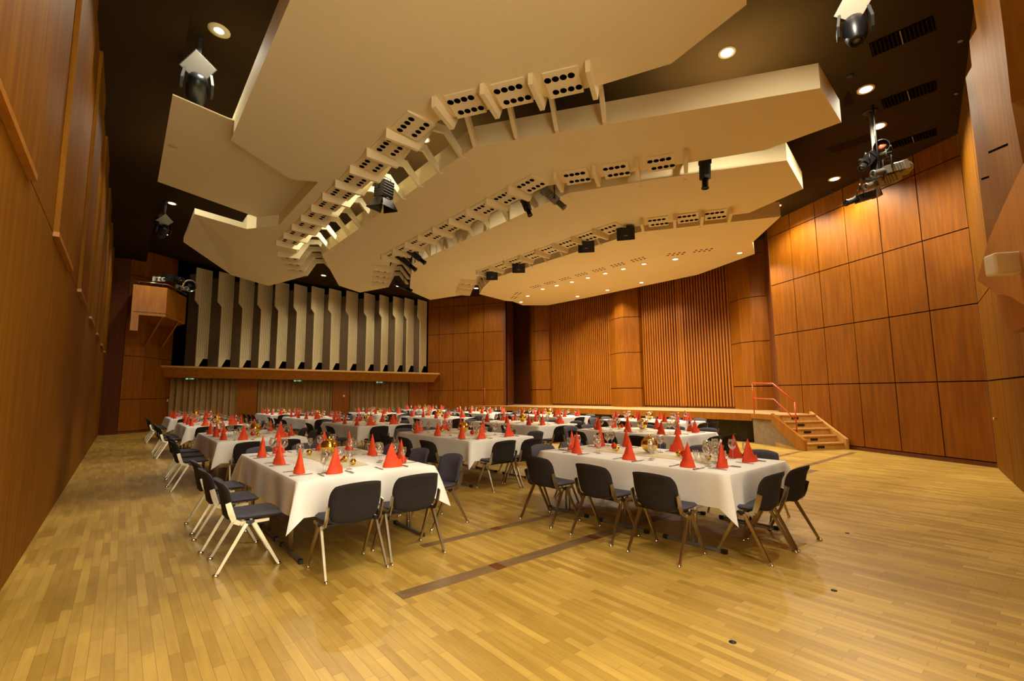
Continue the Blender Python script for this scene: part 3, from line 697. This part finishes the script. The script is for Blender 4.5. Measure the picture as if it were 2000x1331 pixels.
def ball_mesh(r, mt, name, cap=True):
    m = MB(); pr = [(r*math.sin(PI*k/12), r-r*math.cos(PI*k/12)) for k in range(13)]; pr[0] = (.0001, 0); pr[-1] = (.0001, 2*r); m.lathe(pr, mt, 20)
    if cap: m.lathe([(r*.18, 2*r-.004), (r*.16, 2*r+r*.2), (.0001, 2*r+r*.22)], BRASS, 8)
    return m.mesh(name)
BG, BR, BS = ball_mesh(.105, GOLD, 'large_gold_bauble'), ball_mesh(.042, REDB, 'red_bauble'), ball_mesh(.036, GOLD, 'small_gold_bauble')
def put(name, me, x, y, z, rz, lab, cat, group, sc=None):
    o = bpy.data.objects.new(name, me); COL.objects.link(o); o.location = (x, y, z); o.rotation_euler.z = rz
    if sc: o.scale = sc
    return tag(o, lab, cat, group)
CH_N, CH_F = chair_proto(), chair_proto(True); FT = ftable_proto()
usedN, usedF, usedT = [False], [False], [False]
def inst(proto, used):
    if not used[0]: used[0] = True; return proto
    return copy_tree(proto)
rnd = random.Random(21)
TZ = .7585
for ti, (x0, x1, y0, y1, on, rn) in enumerate(TB):
    T = tname(on, rn); cx, cyy = (x0+x1)/2, (y0+y1)/2; Lh = (y1-y0)/2
    dep = cx*sy+cyy*cy; near = dep < 13
    cl = cloth(x0, x1, y0, y1, ti).build('tablecloth', label='long white tablecloth draped over the '+T, cat='tablecloth', group='white tablecloths')
    for k in range(3):
        t = inst(FT, usedT); t.location = (cx, y0+(k+.5)*(y1-y0)/3, 0)
        t.scale = ((x1-x0)/1.40, (y1-y0)/3/.84, 1)
        tag(t, 'T-footed folding table, %s of three, under cloth of %s' % (('near one', 'middle one', 'far one')[k], T), 'table', 'folding tables under the cloths')
    # seats: (x, y, facing angle, place words)
    seats = []
    pos = [.76, -.06, -.80] if rn == 'second row' and on == 'nearest' else [.80, 0.0, -.80]
    words = ['far one', 'middle one', 'near one']
    for k, d in enumerate(pos): seats.append((x0-.30, cyy+d*Lh/1.30, -PI/2, 'left side, '+words[k], (x0+.15, cyy+d*Lh/1.30), 0))
    for k, d in enumerate(pos): seats.append((x1+.30, cyy+d*Lh/1.30, PI/2, 'right side, '+words[k], (x1-.15, cyy+d*Lh/1.30), 0))
    ey = .22 if ti != 4 else .04
    for k, s in enumerate((-1, 1)): seats.append((cx-.03+s*.295, y0-ey, 0, 'near end, '+('left one', 'right one')[k], (cx+s*.30, y0+.25), 1))
    for k, s in enumerate((-1, 1)): seats.append((cx-.03+s*.295, y1+ey+.05, PI, 'far end, '+('left one', 'right one')[k], (cx+s*.30, y1-.25), 1))
    for si, (sx, sy2, ang, wd_, (nx, ny), end) in enumerate(seats):
        c = inst(CH_N, usedN) if near else inst(CH_F, usedF)
        jx, jy, ja = rnd.uniform(-.02, .02), rnd.uniform(-.02, .02), rnd.uniform(-.05, .05)
        c.location = (sx+jx, sy2+jy, 0); c.rotation_euler = (0, 0, ang+ja)
        tag(c, 'blue padded chair on %s, %s' % (wd_, T), 'chair', 'blue padded chairs round the tables')
        u = Vector((math.sin(-ang), math.cos(-ang), 0)); v = Vector((u.y, -u.x, 0))     # u: from the edge inward, v: to the guest's right
        P0 = Vector((nx, ny, TZ))
        def at(a, b): q = P0+v*a+u*b; return q.x, q.y
        fl = end and si % 2 == 1 or rnd.random() < .12
        hx_, hy_ = at(0, 0)
        # camera-facing slit, natural irregular turn
        hr = ang+rnd.uniform(-.35, .35) if not end else rnd.uniform(-.3, .3)+(0 if si < 8 else PI)
        put('folded_napkin', HAT2 if fl else HAT, hx_, hy_, TZ, hr, 'red napkin cone at %s, %s' % (wd_, T), 'napkin', 'red napkin cones', (1, 1, rnd.uniform(.93, 1.05)))
        gx, gy = at(.13+rnd.uniform(-.02, .02), .22+rnd.uniform(-.03, .03)); put('balloon_wine_glass', G0, gx, gy, TZ, 0, 'large wine glass at %s, %s' % (wd_, T), 'wine glass', 'large wine glasses')
        gx, gy = at(.22+rnd.uniform(-.02, .02), .15+rnd.uniform(-.03, .03)); put('slim_wine_glass', G1, gx, gy, TZ, 0, 'slim wine glass at %s, %s' % (wd_, T), 'wine glass', 'slim wine glasses')
        if near:
            kx, ky = at(.14, -.02); put('table_knife', KN, kx, ky, TZ, ang, 'steel knife at %s, %s' % (wd_, T), 'knife', 'table knives')
            kx, ky = at(-.14, -.02); put('table_fork', FK, kx, ky, TZ, ang, 'steel fork at %s, %s' % (wd_, T), 'fork', 'table forks')
    # centrepiece
    m = MB(); sd_ = rnd.uniform(0, 6)
    def rf(s, t): return Vector(((t-.5)*.34*(1+.10*math.sin(s*9+sd_)), (s-.5)*(y1-y0)*.62, .004+.006*abs(math.sin(s*23+t*5+sd_))))
    m.grid(rf, 40, 6, RUNNER); r_ = m.build('table_runner', label='sheer gold runner along the middle of '+T, cat='table runner', group='gold table runners'); r_.location = (cx, cyy, TZ+.001)
    put('large_gold_bauble', BG, cx+.12, cyy+(.10 if ti else .35), TZ+.012, 0, 'large gold glass ball in middle of '+T, 'ornament', 'large gold balls')
    for k, (dx, dy) in enumerate(((-.02, -.42), (.10, .62))): put('red_bauble', BR, cx+dx+rnd.uniform(-.04, .04), cyy+dy+rnd.uniform(-.08, .08), TZ+.012, rnd.uniform(0, 6), 'small red bauble %s the gold ball, %s' % (('nearer than', 'beyond')[k], T), 'ornament', 'small red baubles')
    for k, (dx, dy) in enumerate(((.06, -.38), (.02, -.70), (-.08, .52))): put('small_gold_bauble', BS, cx+dx, cyy+dy+rnd.uniform(-.06, .06), TZ+.012, rnd.uniform(0, 6), 'small gold bauble %s gold ball, %s' % (('just before', 'well before', 'beyond')[k], T), 'ornament', 'small gold baubles')
# a clump of spare glasses on the nearest table of the second row
for k, (dx, dy) in enumerate(((-.05, -.62), (.06, -.70), (-.12, -.74), (.0, -.82), (.12, -.86), (-.08, -.90))):
    pl = ('at the back left', 'at the back right', 'at the left edge', 'in the middle', 'at the right edge', 'at the front')[k]
    put('goblet', G0 if k % 2 else G2, 5.14+dx, 3.52+dy, TZ, 0, 'spare glass in clump, %s of it, nearest table of second row' % pl, 'glass', 'spare glasses standing in a clump')
# ------------------------------------------------------------------ stage lamps, speakers, balcony, grilles
def aim(d, roll=0):
    """matrix whose -Z looks along d"""
    return Vector(d).normalized().to_track_quat('-Z', 'Y').to_matrix().to_4x4() @ rotz(roll)
def profile_spot(p, d, ln, r, lab, body=BLKMET, hang=.35, group='theatre spotlights', lensm=GREYMET):
    p = Vector(p); e = empty('profile_spotlight', p, label=lab, cat='spotlight', group=group); A = aim(d)
    m = MB(); m.box((-r*.9, -r*.9, -ln*.15), (r*.9, r*.9, ln*.5), body, A); 
    m.box((-r*1.05, -r*1.05, ln*.42), (r*1.05, r*1.05, ln*.58), body, A)
    for k in range(4): m.box((-r*.95, -r*.95, ln*(.02+.09*k)), (r*.95, r*.95, ln*(.04+.09*k)), BLACK, A)
    bevel(m.build('housing', e), .008)
    m = MB(); m.lathe([(r*.72, -ln*.15), (r*.72, -ln*.46), (r*.85, -ln*.46), (r*.85, -ln*.5), (r*.6, -ln*.5), (r*.6, -ln*.4)], body, 16, A); m.build('barrel', e)
    m = MB(); m.lathe([(.0001, -ln*.47), (r*.6, -ln*.45)], lensm, 16, A); m.build('lens', e)
    m = MB(); sx = r*1.12; up_ = Vector((0, 0, hang*.6))
    a = A @ Vector((sx, 0, 0)); b = A @ Vector((-sx, 0, 0))
    m.tube([a, a+up_, b+up_, b], .010, BLACK); top_ = ceilz(p.x)-p.z-.005 if hang == .35 or hang == .45 else hang; m.tube([(a+b)/2+up_, Vector((((a+b)/2).x, ((a+b)/2).y, top_))], .014, BLACK)
    m.lathe([(.0001, -.02), (.03, -.02), (.03, .02), (.0001, .02)], BLKMET, 10, Matrix.Translation(a) @ aim(a)); m.build('yoke', e); return e
def barndoor(p, lab):
    e = empty('barn_door_spotlight', p, label=lab, cat='spotlight')
    A = rotz(.35) @ rotx(.12)
    m = MB(); m.box((-.15, -.15, -.18), (.15, .15, .20), BLKMET, A)
    for k in range(5): m.box((-.157, -.157, -.12+k*.06), (.157, .157, -.10+k*.06), BLACK, A)
    m.lathe([(.13, -.18), (.13, -.24), (.16, -.24), (.16, -.18)], BLACK, 16, A); bevel(m.build('housing', e), .01)
    def dq(a): return A @ Vector(a)
    for k in range(4):
        R = rotz(k*PI/2); q = [R @ Vector((-.15, -.16, -.23)), R @ Vector((.15, -.16, -.23)), R @ Vector((.22, -.26, -.42)), R @ Vector((-.22, -.26, -.42))]
        m = MB(); m.prism([A @ v for v in q], (0, 0, .006), BLKMET); m.build('barn_door', e)
    m = MB(); m.tube([dq((.17, 0, 0)), dq((.17, 0, .30)), dq((-.17, 0, .30)), dq((-.17, 0, 0))], .012, BLACK); m.tube([(0, 0, .30), (0, 0, ceilz(p.x)-p.z-.005)], .014, BLACK)
    m.lathe([(.0001, 0), (.035, 0), (.035, .02), (.0001, .02)], BRASS, 10, A @ tr(.16, 0, 0) @ roty(PI/2)); m.build('yoke', e)
def moving_head(p, rz, lab, s=1, tilt=.5, face=SILVER):
    e = empty('moving_head_lamp', p, rz, label=lab, cat='stage light', group='moving head lamps')
    B = tr(0, 0, .22*s) @ rotx(-1.05) @ rotz(.60)
    m = MB(); m.box((-.2*s, -.2*s, -.09*s), (.2*s, .2*s, .09*s), BLKMET, B); m.box((-.188*s, -.188*s, -.096*s), (.188*s, .188*s, -.0895*s), face, B)
    m.box((-.03, -.03, .25*s), (.03, .03, ceilz(p.x)-p.z-.005), BLACK); bevel(m.build('base', e), .012)
    for sx in (-1, 1):
        m = MB(); Y = [Vector((sx*.17*s, -.07*s, .12*s)), Vector((sx*.17*s, .09*s, .12*s)), Vector((sx*.20*s, .12*s, -.10*s)), Vector((sx*.20*s, .06*s, -.26*s)), Vector((sx*.20*s, -.06*s, -.26*s)), Vector((sx*.20*s, -.12*s, -.10*s))]
        m.prism(Y, (sx*.04*s, 0, 0), BLACK); bevel(m.build('yoke_arm', e), .01)
    Hm = tr(0, 0, -.18*s) @ rotx(tilt) @ rotz(0)
    m = MB(); m.lathe([(.0001, .26*s), (.09*s, .25*s), (.145*s, .19*s), (.165*s, .08*s), (.165*s, -.04*s), (.15*s, -.16*s), (.115*s, -.27*s), (.10*s, -.30*s), (.085*s, -.30*s), (.08*s, -.26*s)], BLKMET, 20, Hm); m.build('head', e)
    m = MB(); m.lathe([(.0001, -.27*s), (.083*s, -.265*s)], GREYMET, 16, Hm); m.build('lens', e); return e
def speaker(p, rz, s, lab):
    e = empty('loudspeaker', p, rz, label=lab, cat='loudspeaker', group='black loudspeakers in the third gap')
    m = MB(); n = 9; pts = [(-.26*s, .16*s, 0), (.26*s, .16*s, 0)]+[(.26*s*math.cos(PI*k/n)*1.0, -.12*s-.10*s*math.sin(PI*k/n), 0) for k in range(n+1)]
    A = rotx(.35)
    m.prism([A @ Vector((x, y, -.18*s)) for x, y, z in pts], A.to_3x3() @ Vector((0, 0, .36*s)), BLACK); bevel(m.build('cabinet', e), .015)
    m = MB(); m.box((-.05*s, -.235*s, -.05*s), (.05*s, -.225*s, -.03*s), SILVER, A); m.build('badge', e)
    m = MB(); m.tube([(0, .05, .1), (0, .05, ceilz(p.x)-p.z-.005)], .018, BLACK); m.build('bracket', e)
barndoor(onz(750, 372, 6.02), 'black spotlight with open barn doors hanging in the first gap')
profile_spot(onz(1030, 407, 5.85), (.10, -.35, -.95), .42, .075, 'black spotlight in the second gap pointing down, left of the grey one')
profile_spot(onz(1083, 389, 5.80), (.45, -.45, -.62), .62, .085, 'grey spotlight in second gap, tilted towards lower right', body=GREYMET)
profile_spot(onz(1377, 343, 5.80), (-.05, .02, -1), .55, .085, 'black spotlight hanging upright at right end of the second gap', hang=.45)
profile_spot(onz(795, 514, 5.75), (.62, -.45, -.62), .75, .09, 'black spotlight in second gap near its lower end, left of a pair')
profile_spot(onz(816, 503, 5.78), (.62, -.45, -.62), .60, .09, 'black spotlight in second gap near its lower end, right of a pair')
profile_spot(onz(789, 561, 5.70), (.7, -.5, -.45), .70, .09, 'black spotlight at the very lower end of the second gap')
az = lambda p: math.atan2(p.y, p.x)-PI/2
for (x, y, s, lab) in ((1222, 457, .92, 'rightmost and largest looking'), (1145, 482, .92, 'second from the right'), (1013, 524, .85, 'third from the right'), (961, 539, .8, 'leftmost')):
    p = onz(x, y, 5.82); speaker(p, az(p), s, 'black curved loudspeaker hanging in the third gap, '+lab)
p = onz(386, 155, 6.98); moving_head(p, az(p), 'black moving lamp with silver base cover beside the upper left downlight', 1.0, .9)
p = onz(319, 442, 6.9); moving_head(p, az(p)+.4, 'smaller looking black moving lamp far down the left soffit', .88, .9)
p = onz(1668, 38, 6.25); moving_head(p, az(p)+.1, 'black and white moving lamp cut by the top edge right of centre', .80, -.35, WHITEPL)
# pole with a cluster of lamps
pc = onceil(1700, 219); pc.z = ceilz(pc.x)
pole = empty('lamp_pole', pc, label='pale metal pole hanging from the dark ceiling above the lamp cluster', cat='pole')
MB().tube([(0, 0, 0), (0, 0, -1.75)], .032, SILVER, 12).build('tube', pole)
MB().lathe([(.13, 0), (.13, -.012), (.035, -.02), (.035, 0)], BLACK, 20).build('ceiling_plate', pole)
m = MB(); m.box((-.07, -.07, -1.40), (.07, .07, -.92), BLKMET); m.box((-.32, -.02, -1.02), (.32, .02, -.98), BLACK, rotz(-.7)); m.box((-.32, -.02, -1.42), (.32, .02, -1.38), BLACK, rotz(-.7)); m.build('mounting_box', pole)
vr = R0.normalized(); vf = Vector((sy, cy, 0))      # directions used only to describe how the lamps are turned
def clus(a, b, c): return pc+vr*a+vf*b+Vector((0, 0, c))
def parcan(p, d, lab):
    e = empty('par_can', p, label=lab, cat='spotlight'); A = aim(d)
    m = MB(); m.lathe([(.0001, .22), (.08, .21), (.13, .12), (.135, -.12), (.12, -.12), (.12, -.06)], BLKMET, 20, A); m.build('can', e)
    m = MB(); m.lathe([(.0001, -.07), (.12, -.065)], REDGEL, 20, A); m.build('lens', e)
    m = MB(); m.box((-.15, -.15, -.125), (.15, -.135, -.118), BLACK, A); m.tube([A @ Vector((.15, 0, 0)), A @ Vector((.15, 0, 0))+Vector((0, 0, -.22)), A @ Vector((-.15, 0, 0))+Vector((0, 0, -.22)), A @ Vector((-.15, 0, 0))], .01, BLACK); m.build('yoke', e)
parcan(clus(.06, -.1, -.80), -vr*.55-vf*.75+Vector((0, 0, -.2)), 'black lamp can with reddish lens at top of the lamp cluster')
profile_spot(clus(-.22, -.05, -1.08), -vr*.5+Vector((0, 0, -.6)), .34, .085, 'small black lamp at left side of the lamp cluster', hang=.2)
g = 'grey spotlights of the lamp cluster'
profile_spot(clus(-.02, -.30, -1.36), -vr*.95+Vector((0, 0, -.25)), .62, .085, 'long grey spotlight with white label, topmost of three in the lamp cluster', GREYMET, .42, g)
profile_spot(clus(-.12, -.22, -1.56), -vr*.95+Vector((0, 0, -.30)), .62, .08, 'long grey spotlight, middle of three in the lamp cluster', GREYMET, .35, g)
profile_spot(clus(-.20, .20, -1.70), -vr*.95+Vector((0, 0, -.30)), .66, .08, 'long dark spotlight, lowest of three in the lamp cluster', BLKMET, .3, g)
e = empty('lamp_housing', clus(.36, -.15, -1.26), label='grey vented lamp housing at right side of the lamp cluster', cat='spotlight')
A = aim(-vr+Vector((0, 0, -.25)))
m = MB(); m.lathe([(.0001, -.17), (.10, -.17), (.145, -.08), (.145, .08), (.10, .17), (.0001, .17)], GREYMET, 8, A, smooth=False); m.build('housing', e)
m = MB()
for k in range(7):
    for zz in (-.04, .03): m.box((-.148, -.035+zz, -.07+.022*k), (.148, -.005+zz, -.062+.022*k), BLACK, A)
m.build('vent_slots', e)
# ceiling grilles and hatches
def quadthing(name, pts, lab, cat, group, slat=True, dz=.0):
    P = [onceil(*p) for p in pts]; c = sum(P, Vector())/4
    e = empty(name, c, label=lab, cat=cat, group=group); m = MB()
    m.prism([p-c+Vector((0, 0, -.012)) for p in P], (0, 0, .012), HOLE if slat else CEILM); m.build('frame', e)
    if slat:
        m = MB()
        for k in range(15):
            t = (k+.5)/15; a = P[0].lerp(P[1], t)-c; b = P[3].lerp(P[2], t)-c; d = (P[1]-P[0]).normalized()*.007
            mm = GROOVE if k != 7 else CONC
            m.prism([a-d+Vector((0, 0, -.02)), a+d+Vector((0, 0, -.02)), b+d+Vector((0, 0, -.02)), b-d+Vector((0, 0, -.02))], (0, 0, .006), mm)
        m.build('slats', e)
    else:
        m = MB(); q = [p-c for p in P]; qi = [v*.93 for v in q]
        m.prism([v+Vector((0, 0, -.016)) for v in qi], (0, 0, .004), GROOVE); m.build('gap', e)
G = 'dark air grilles in the ceiling'
quadthing('air_grille', [(1697, 85), (1822, 30), (1828, 57), (1704, 110)], 'long dark air grille nearest the top right corner', 'air grille', G)
quadthing('air_grille', [(1720, 195), (1827, 156), (1830, 175), (1727, 212)], 'long dark air grille in the middle of three', 'air grille', G)
quadthing('air_grille', [(1737, 280), (1828, 250), (1830, 263), (1742, 290)], 'long dark air grille farthest of three, above the right wall', 'air grille', G)
quadthing('ceiling_hatch', [(1614, 290), (1716, 256), (1722, 266), (1625, 300)], 'brown ceiling hatch left of the hanging pole', 'hatch', 'ceiling hatches', False)
quadthing('ceiling_hatch', [(1648, 196), (1656, 178), (1668, 202), (1650, 208)], 'small brown ceiling hatch at the tip of the second cream panel', 'hatch', 'ceiling hatches', False)
for x, y, r_, lab in ((1660, 148, .06, 'black round opening near the tip of second cream panel'), (1876, 79, .035, 'small ceiling nozzle upper one near the right wall'), (1868, 182, .035, 'small ceiling nozzle lower one near the right wall'), (1626, 373, .06, 'black round opening near the top of the right wall')):
    p = onceil(x, y); m = MB(); m.lathe([(r_, 0), (r_, -.02), (r_*.6, -.025), (.0001, -.02)], BLACK if r_ > .05 else GREYMET, 14); o = m.build('ceiling_fitting', label=lab, cat='ceiling fitting', group='small ceiling fittings'); o.location = (p.x, p.y, ceilz(p.x))
p = onz(338, 285, 6.299); m = MB(); m.lathe([(.085, 0), (.085, -.004), (.075, -.008), (.0001, -.006)], FINL, 16); o = m.build('round_cover', label='small round cover in the cream wing at upper left', cat='cover'); o.location = p
# balcony for lamps at the far left corner
zb = 4.80
bq = [onz(*p, zb) for p in ((256.2, 609.5), (323.5, 615), (361.4, 629.4), (366.2, 627))]
back = [Vector((1.55, 26.9, zb)), Vector((.05, 25.05, zb))]
c0 = Vector((bq[1].x, bq[1].y, zb)); bal = empty('lamp_balcony', c0, label='orange wooden balcony box with braces high on the far left corner', cat='balcony')
outer = bq[:3]+[back[0], back[1]]
m = MB()
for a, b in zip(outer, outer[1:]+outer[:1]):
    d = (b-a).normalized(); n = Vector((-d.y, d.x, 0))*.05
    m.prism([a-c0, b-c0, b+n-c0, a+n-c0], (0, 0, 1.10), WOODO)
m.build('parapet', bal)
m = MB(); m.prism([v-c0+Vector((0, 0, -.09)) for v in outer], (0, 0, .14), WOODO); m.build('floor_board', bal)
for k, (a, b) in enumerate(((bq[0], back[1]), (bq[1].lerp(bq[0], .05), Vector((.65, 25.55, zb))), (bq[2].lerp(bq[1], .3), Vector((1.25, 26.6, zb))))):
    m = MB(); d = (b-a); d.z = 0; w = Vector((-d.y, d.x, 0)).normalized()*.06
    if k == 0: m.prism([a-c0+Vector((0, 0, -.09)), a-w*4-c0+Vector((0, 0, -.09)), a-w*4-c0+Vector((0, 0, -.72)), a-c0+Vector((0, 0, -.72))], d.normalized()*.08, WOODO)
    else: m.prism([a-c0+Vector((0, 0, -.09)), a-c0+d.normalized()*.14+Vector((0, 0, -.09)), b-c0+Vector((0, 0, -.95)), b-c0+Vector((0, 0, -1.12))], w, WOODO)
    m.build('brace', bal)
m = MB(); rp = [Vector((v.x, v.y, zb+1.24)) for v in bq[:3]]
m.tube([v-c0 for v in rp], .025, BRASS)
for a, b in zip(rp[:-1], rp[1:]):
    for t in (.15, .5, .85): q_ = a.lerp(b, t)-c0; m.tube([q_, q_-Vector((0, 0, .14))], .018, BLACK)
m.build('rail', bal)
def blamp(x, y, z, d, lab, mt, s):
    p = onz(x, y, z); profile_spot(p, d, .5*s, .1*s, lab, mt, -.3, 'lamps on the balcony rail')
blamp(312, 546, zb+1.50, vr*.8+Vector((0, -.5, -.1)), 'small lamp with white flap on the balcony rail, leftmost', WHITEPL, 1.0)
blamp(340, 545, zb+1.52, vr*.9+Vector((0, -.3, -.25)), 'black lamp with pale cover in middle of the balcony rail', BLKMET, 1.6)
blamp(357, 563, zb+1.30, vr*.7+Vector((0, -.6, -.2)), 'small silver lamp low at right end of the balcony rail', SILVER, 1.1)
p = onz(371, 558, zb+1.42)
e = empty('followspot_reflector', p, label='round chrome reflector lamp at right end of the balcony', cat='spotlight'); A = aim(Vector((-.1, -.97, -.25))) @ Matrix.Diagonal((1.5, 1.5, 1.5, 1))
m = MB(); m.lathe([(.0001, .06), (.05, .05), (.12, -.02), (.165, -.10), (.175, -.10), (.13, .0), (.05, .07), (.0001, .08)], CHROME, 24, A); m.build('reflector', e)
m = MB(); m.lathe([(.0001, -.06), (.03, -.05), (.03, .02)], BLKMET, 12, A); m.tube([(0, 0, 0), (-.05, .1, -.34)], .015, BLACK); m.build('bulb_holder', e)
# folded wooden boards and box on the near side wall
def offw(a, b, off):
    A = Vector((*a, 0)); B = Vector((*b, 0)); d = (B-A).normalized(); n = Vector((-d.y, d.x, 0))*off; return (A+n)[:2], (B+n)[:2]
def nearpoly(name, pts, off, th, mt, lab, cat, grooves=()):
    a, b = offw(SB0, RW0, off); P = [onw(x, y, a, b) for x, y in pts]; c = P[0].copy(); A = Vector((*a, 0)); B = Vector((*b, 0)); d = (B-A).normalized(); n = Vector((-d.y, d.x, 0))
    m = MB(); m.prism([p-c for p in P], -n*th, mt)
    for (g0, g1) in grooves:
        u, v = onw(*g0, a, b)-c, onw(*g1, a, b)-c; m.prism([u+n*.002, v+n*.002, v+n*.002+Vector((0, 0, .022)), u+n*.002+Vector((0, 0, .022))], -n*.002, HOLE)
    o = m.build(name, label=lab, cat=cat); o.location = c; return o
nearpoly('folded_wall_board', [(1886, 152), (1898, 130), (1893, 80), (1908, 55), (1900, 0), (1898, -60), (1945, -60), (1960, 60), (1975, 200), (2000, 330), (1975, 420), (1930, 500), (1918, 400), (1905, 290)], .30, .28, WOODL,
         'tall folded orange wooden board high on the near right wall', 'wall board', [((1931, 300), (1969, 284)), ((1917, 352), (1932, 347))])
nearpoly('angled_wall_box', [(1908, 548), (1930, 470), (1965, 390), (2000, 318), (2040, 230), (2060, 400), (2060, 560), (2005, 600), (1975, 580), (1945, 573)], .50, .48, WOODO,
         'large angular wooden box jutting from near right wall, white speaker in it', 'wall box')
nearpoly('angled_wall_box', [(1946, 574), (1975, 580), (2005, 600), (2060, 560), (2060, 610), (2000, 638), (1978, 651), (1953, 617)], .36, .34, WOODO,
         'smaller angular wooden box below the jutting box on near right wall', 'wall box')
a, b = offw(SB0, RW0, .56); p = onw(1967, 516, a, b)
e = empty('wall_speaker', p, math.atan2(RW0[1]-SB0[1], RW0[0]-SB0[0])+.45, label='small off-white wall speaker on the jutting wooden box at right edge', cat='loudspeaker')
s_ = .055
m = MB(); m.box((-s_, -.06, -s_*1.35), (s_, .10, s_*1.35), WHITEPL); bevel(m.build('cabinet', e), .012); m = MB(); m.box((-s_*.1, -.062, -.05), (s_*.7, -.058, .05), BLACK, rotz(PI)); m.build('slot', e)
a, b = offw(SB0, RW0, .03); p = onw(1943, 818, a, b); m = MB(); m.lathe([(.0001, .03), (.02, .025), (.026, .01), (.015, 0), (.012, -.03)], CHROME, 12, rotx(-PI/2)); o = m.build('door_knob', label='tiny chrome knob on the near right wall', cat='knob'); o.location = p
for x, y in ((1655, 1042), (1629, 1154), (1431, 1255), (1011, 0)):
    if y: p = onz(x, y, .001); m = MB(); m.lathe([(.022, 0), (.022, .002), (.0001, .003)], BLACK, 12); o = m.build('floor_plug', label={1655: 'tiny black plug in the floor, farthest of three at right', 1629: 'tiny black plug in the floor, middle of three at right', 1431: 'tiny black plug in the floor, nearest to the bottom edge'}[x], cat='floor plug', group='floor plugs'); o.location = p
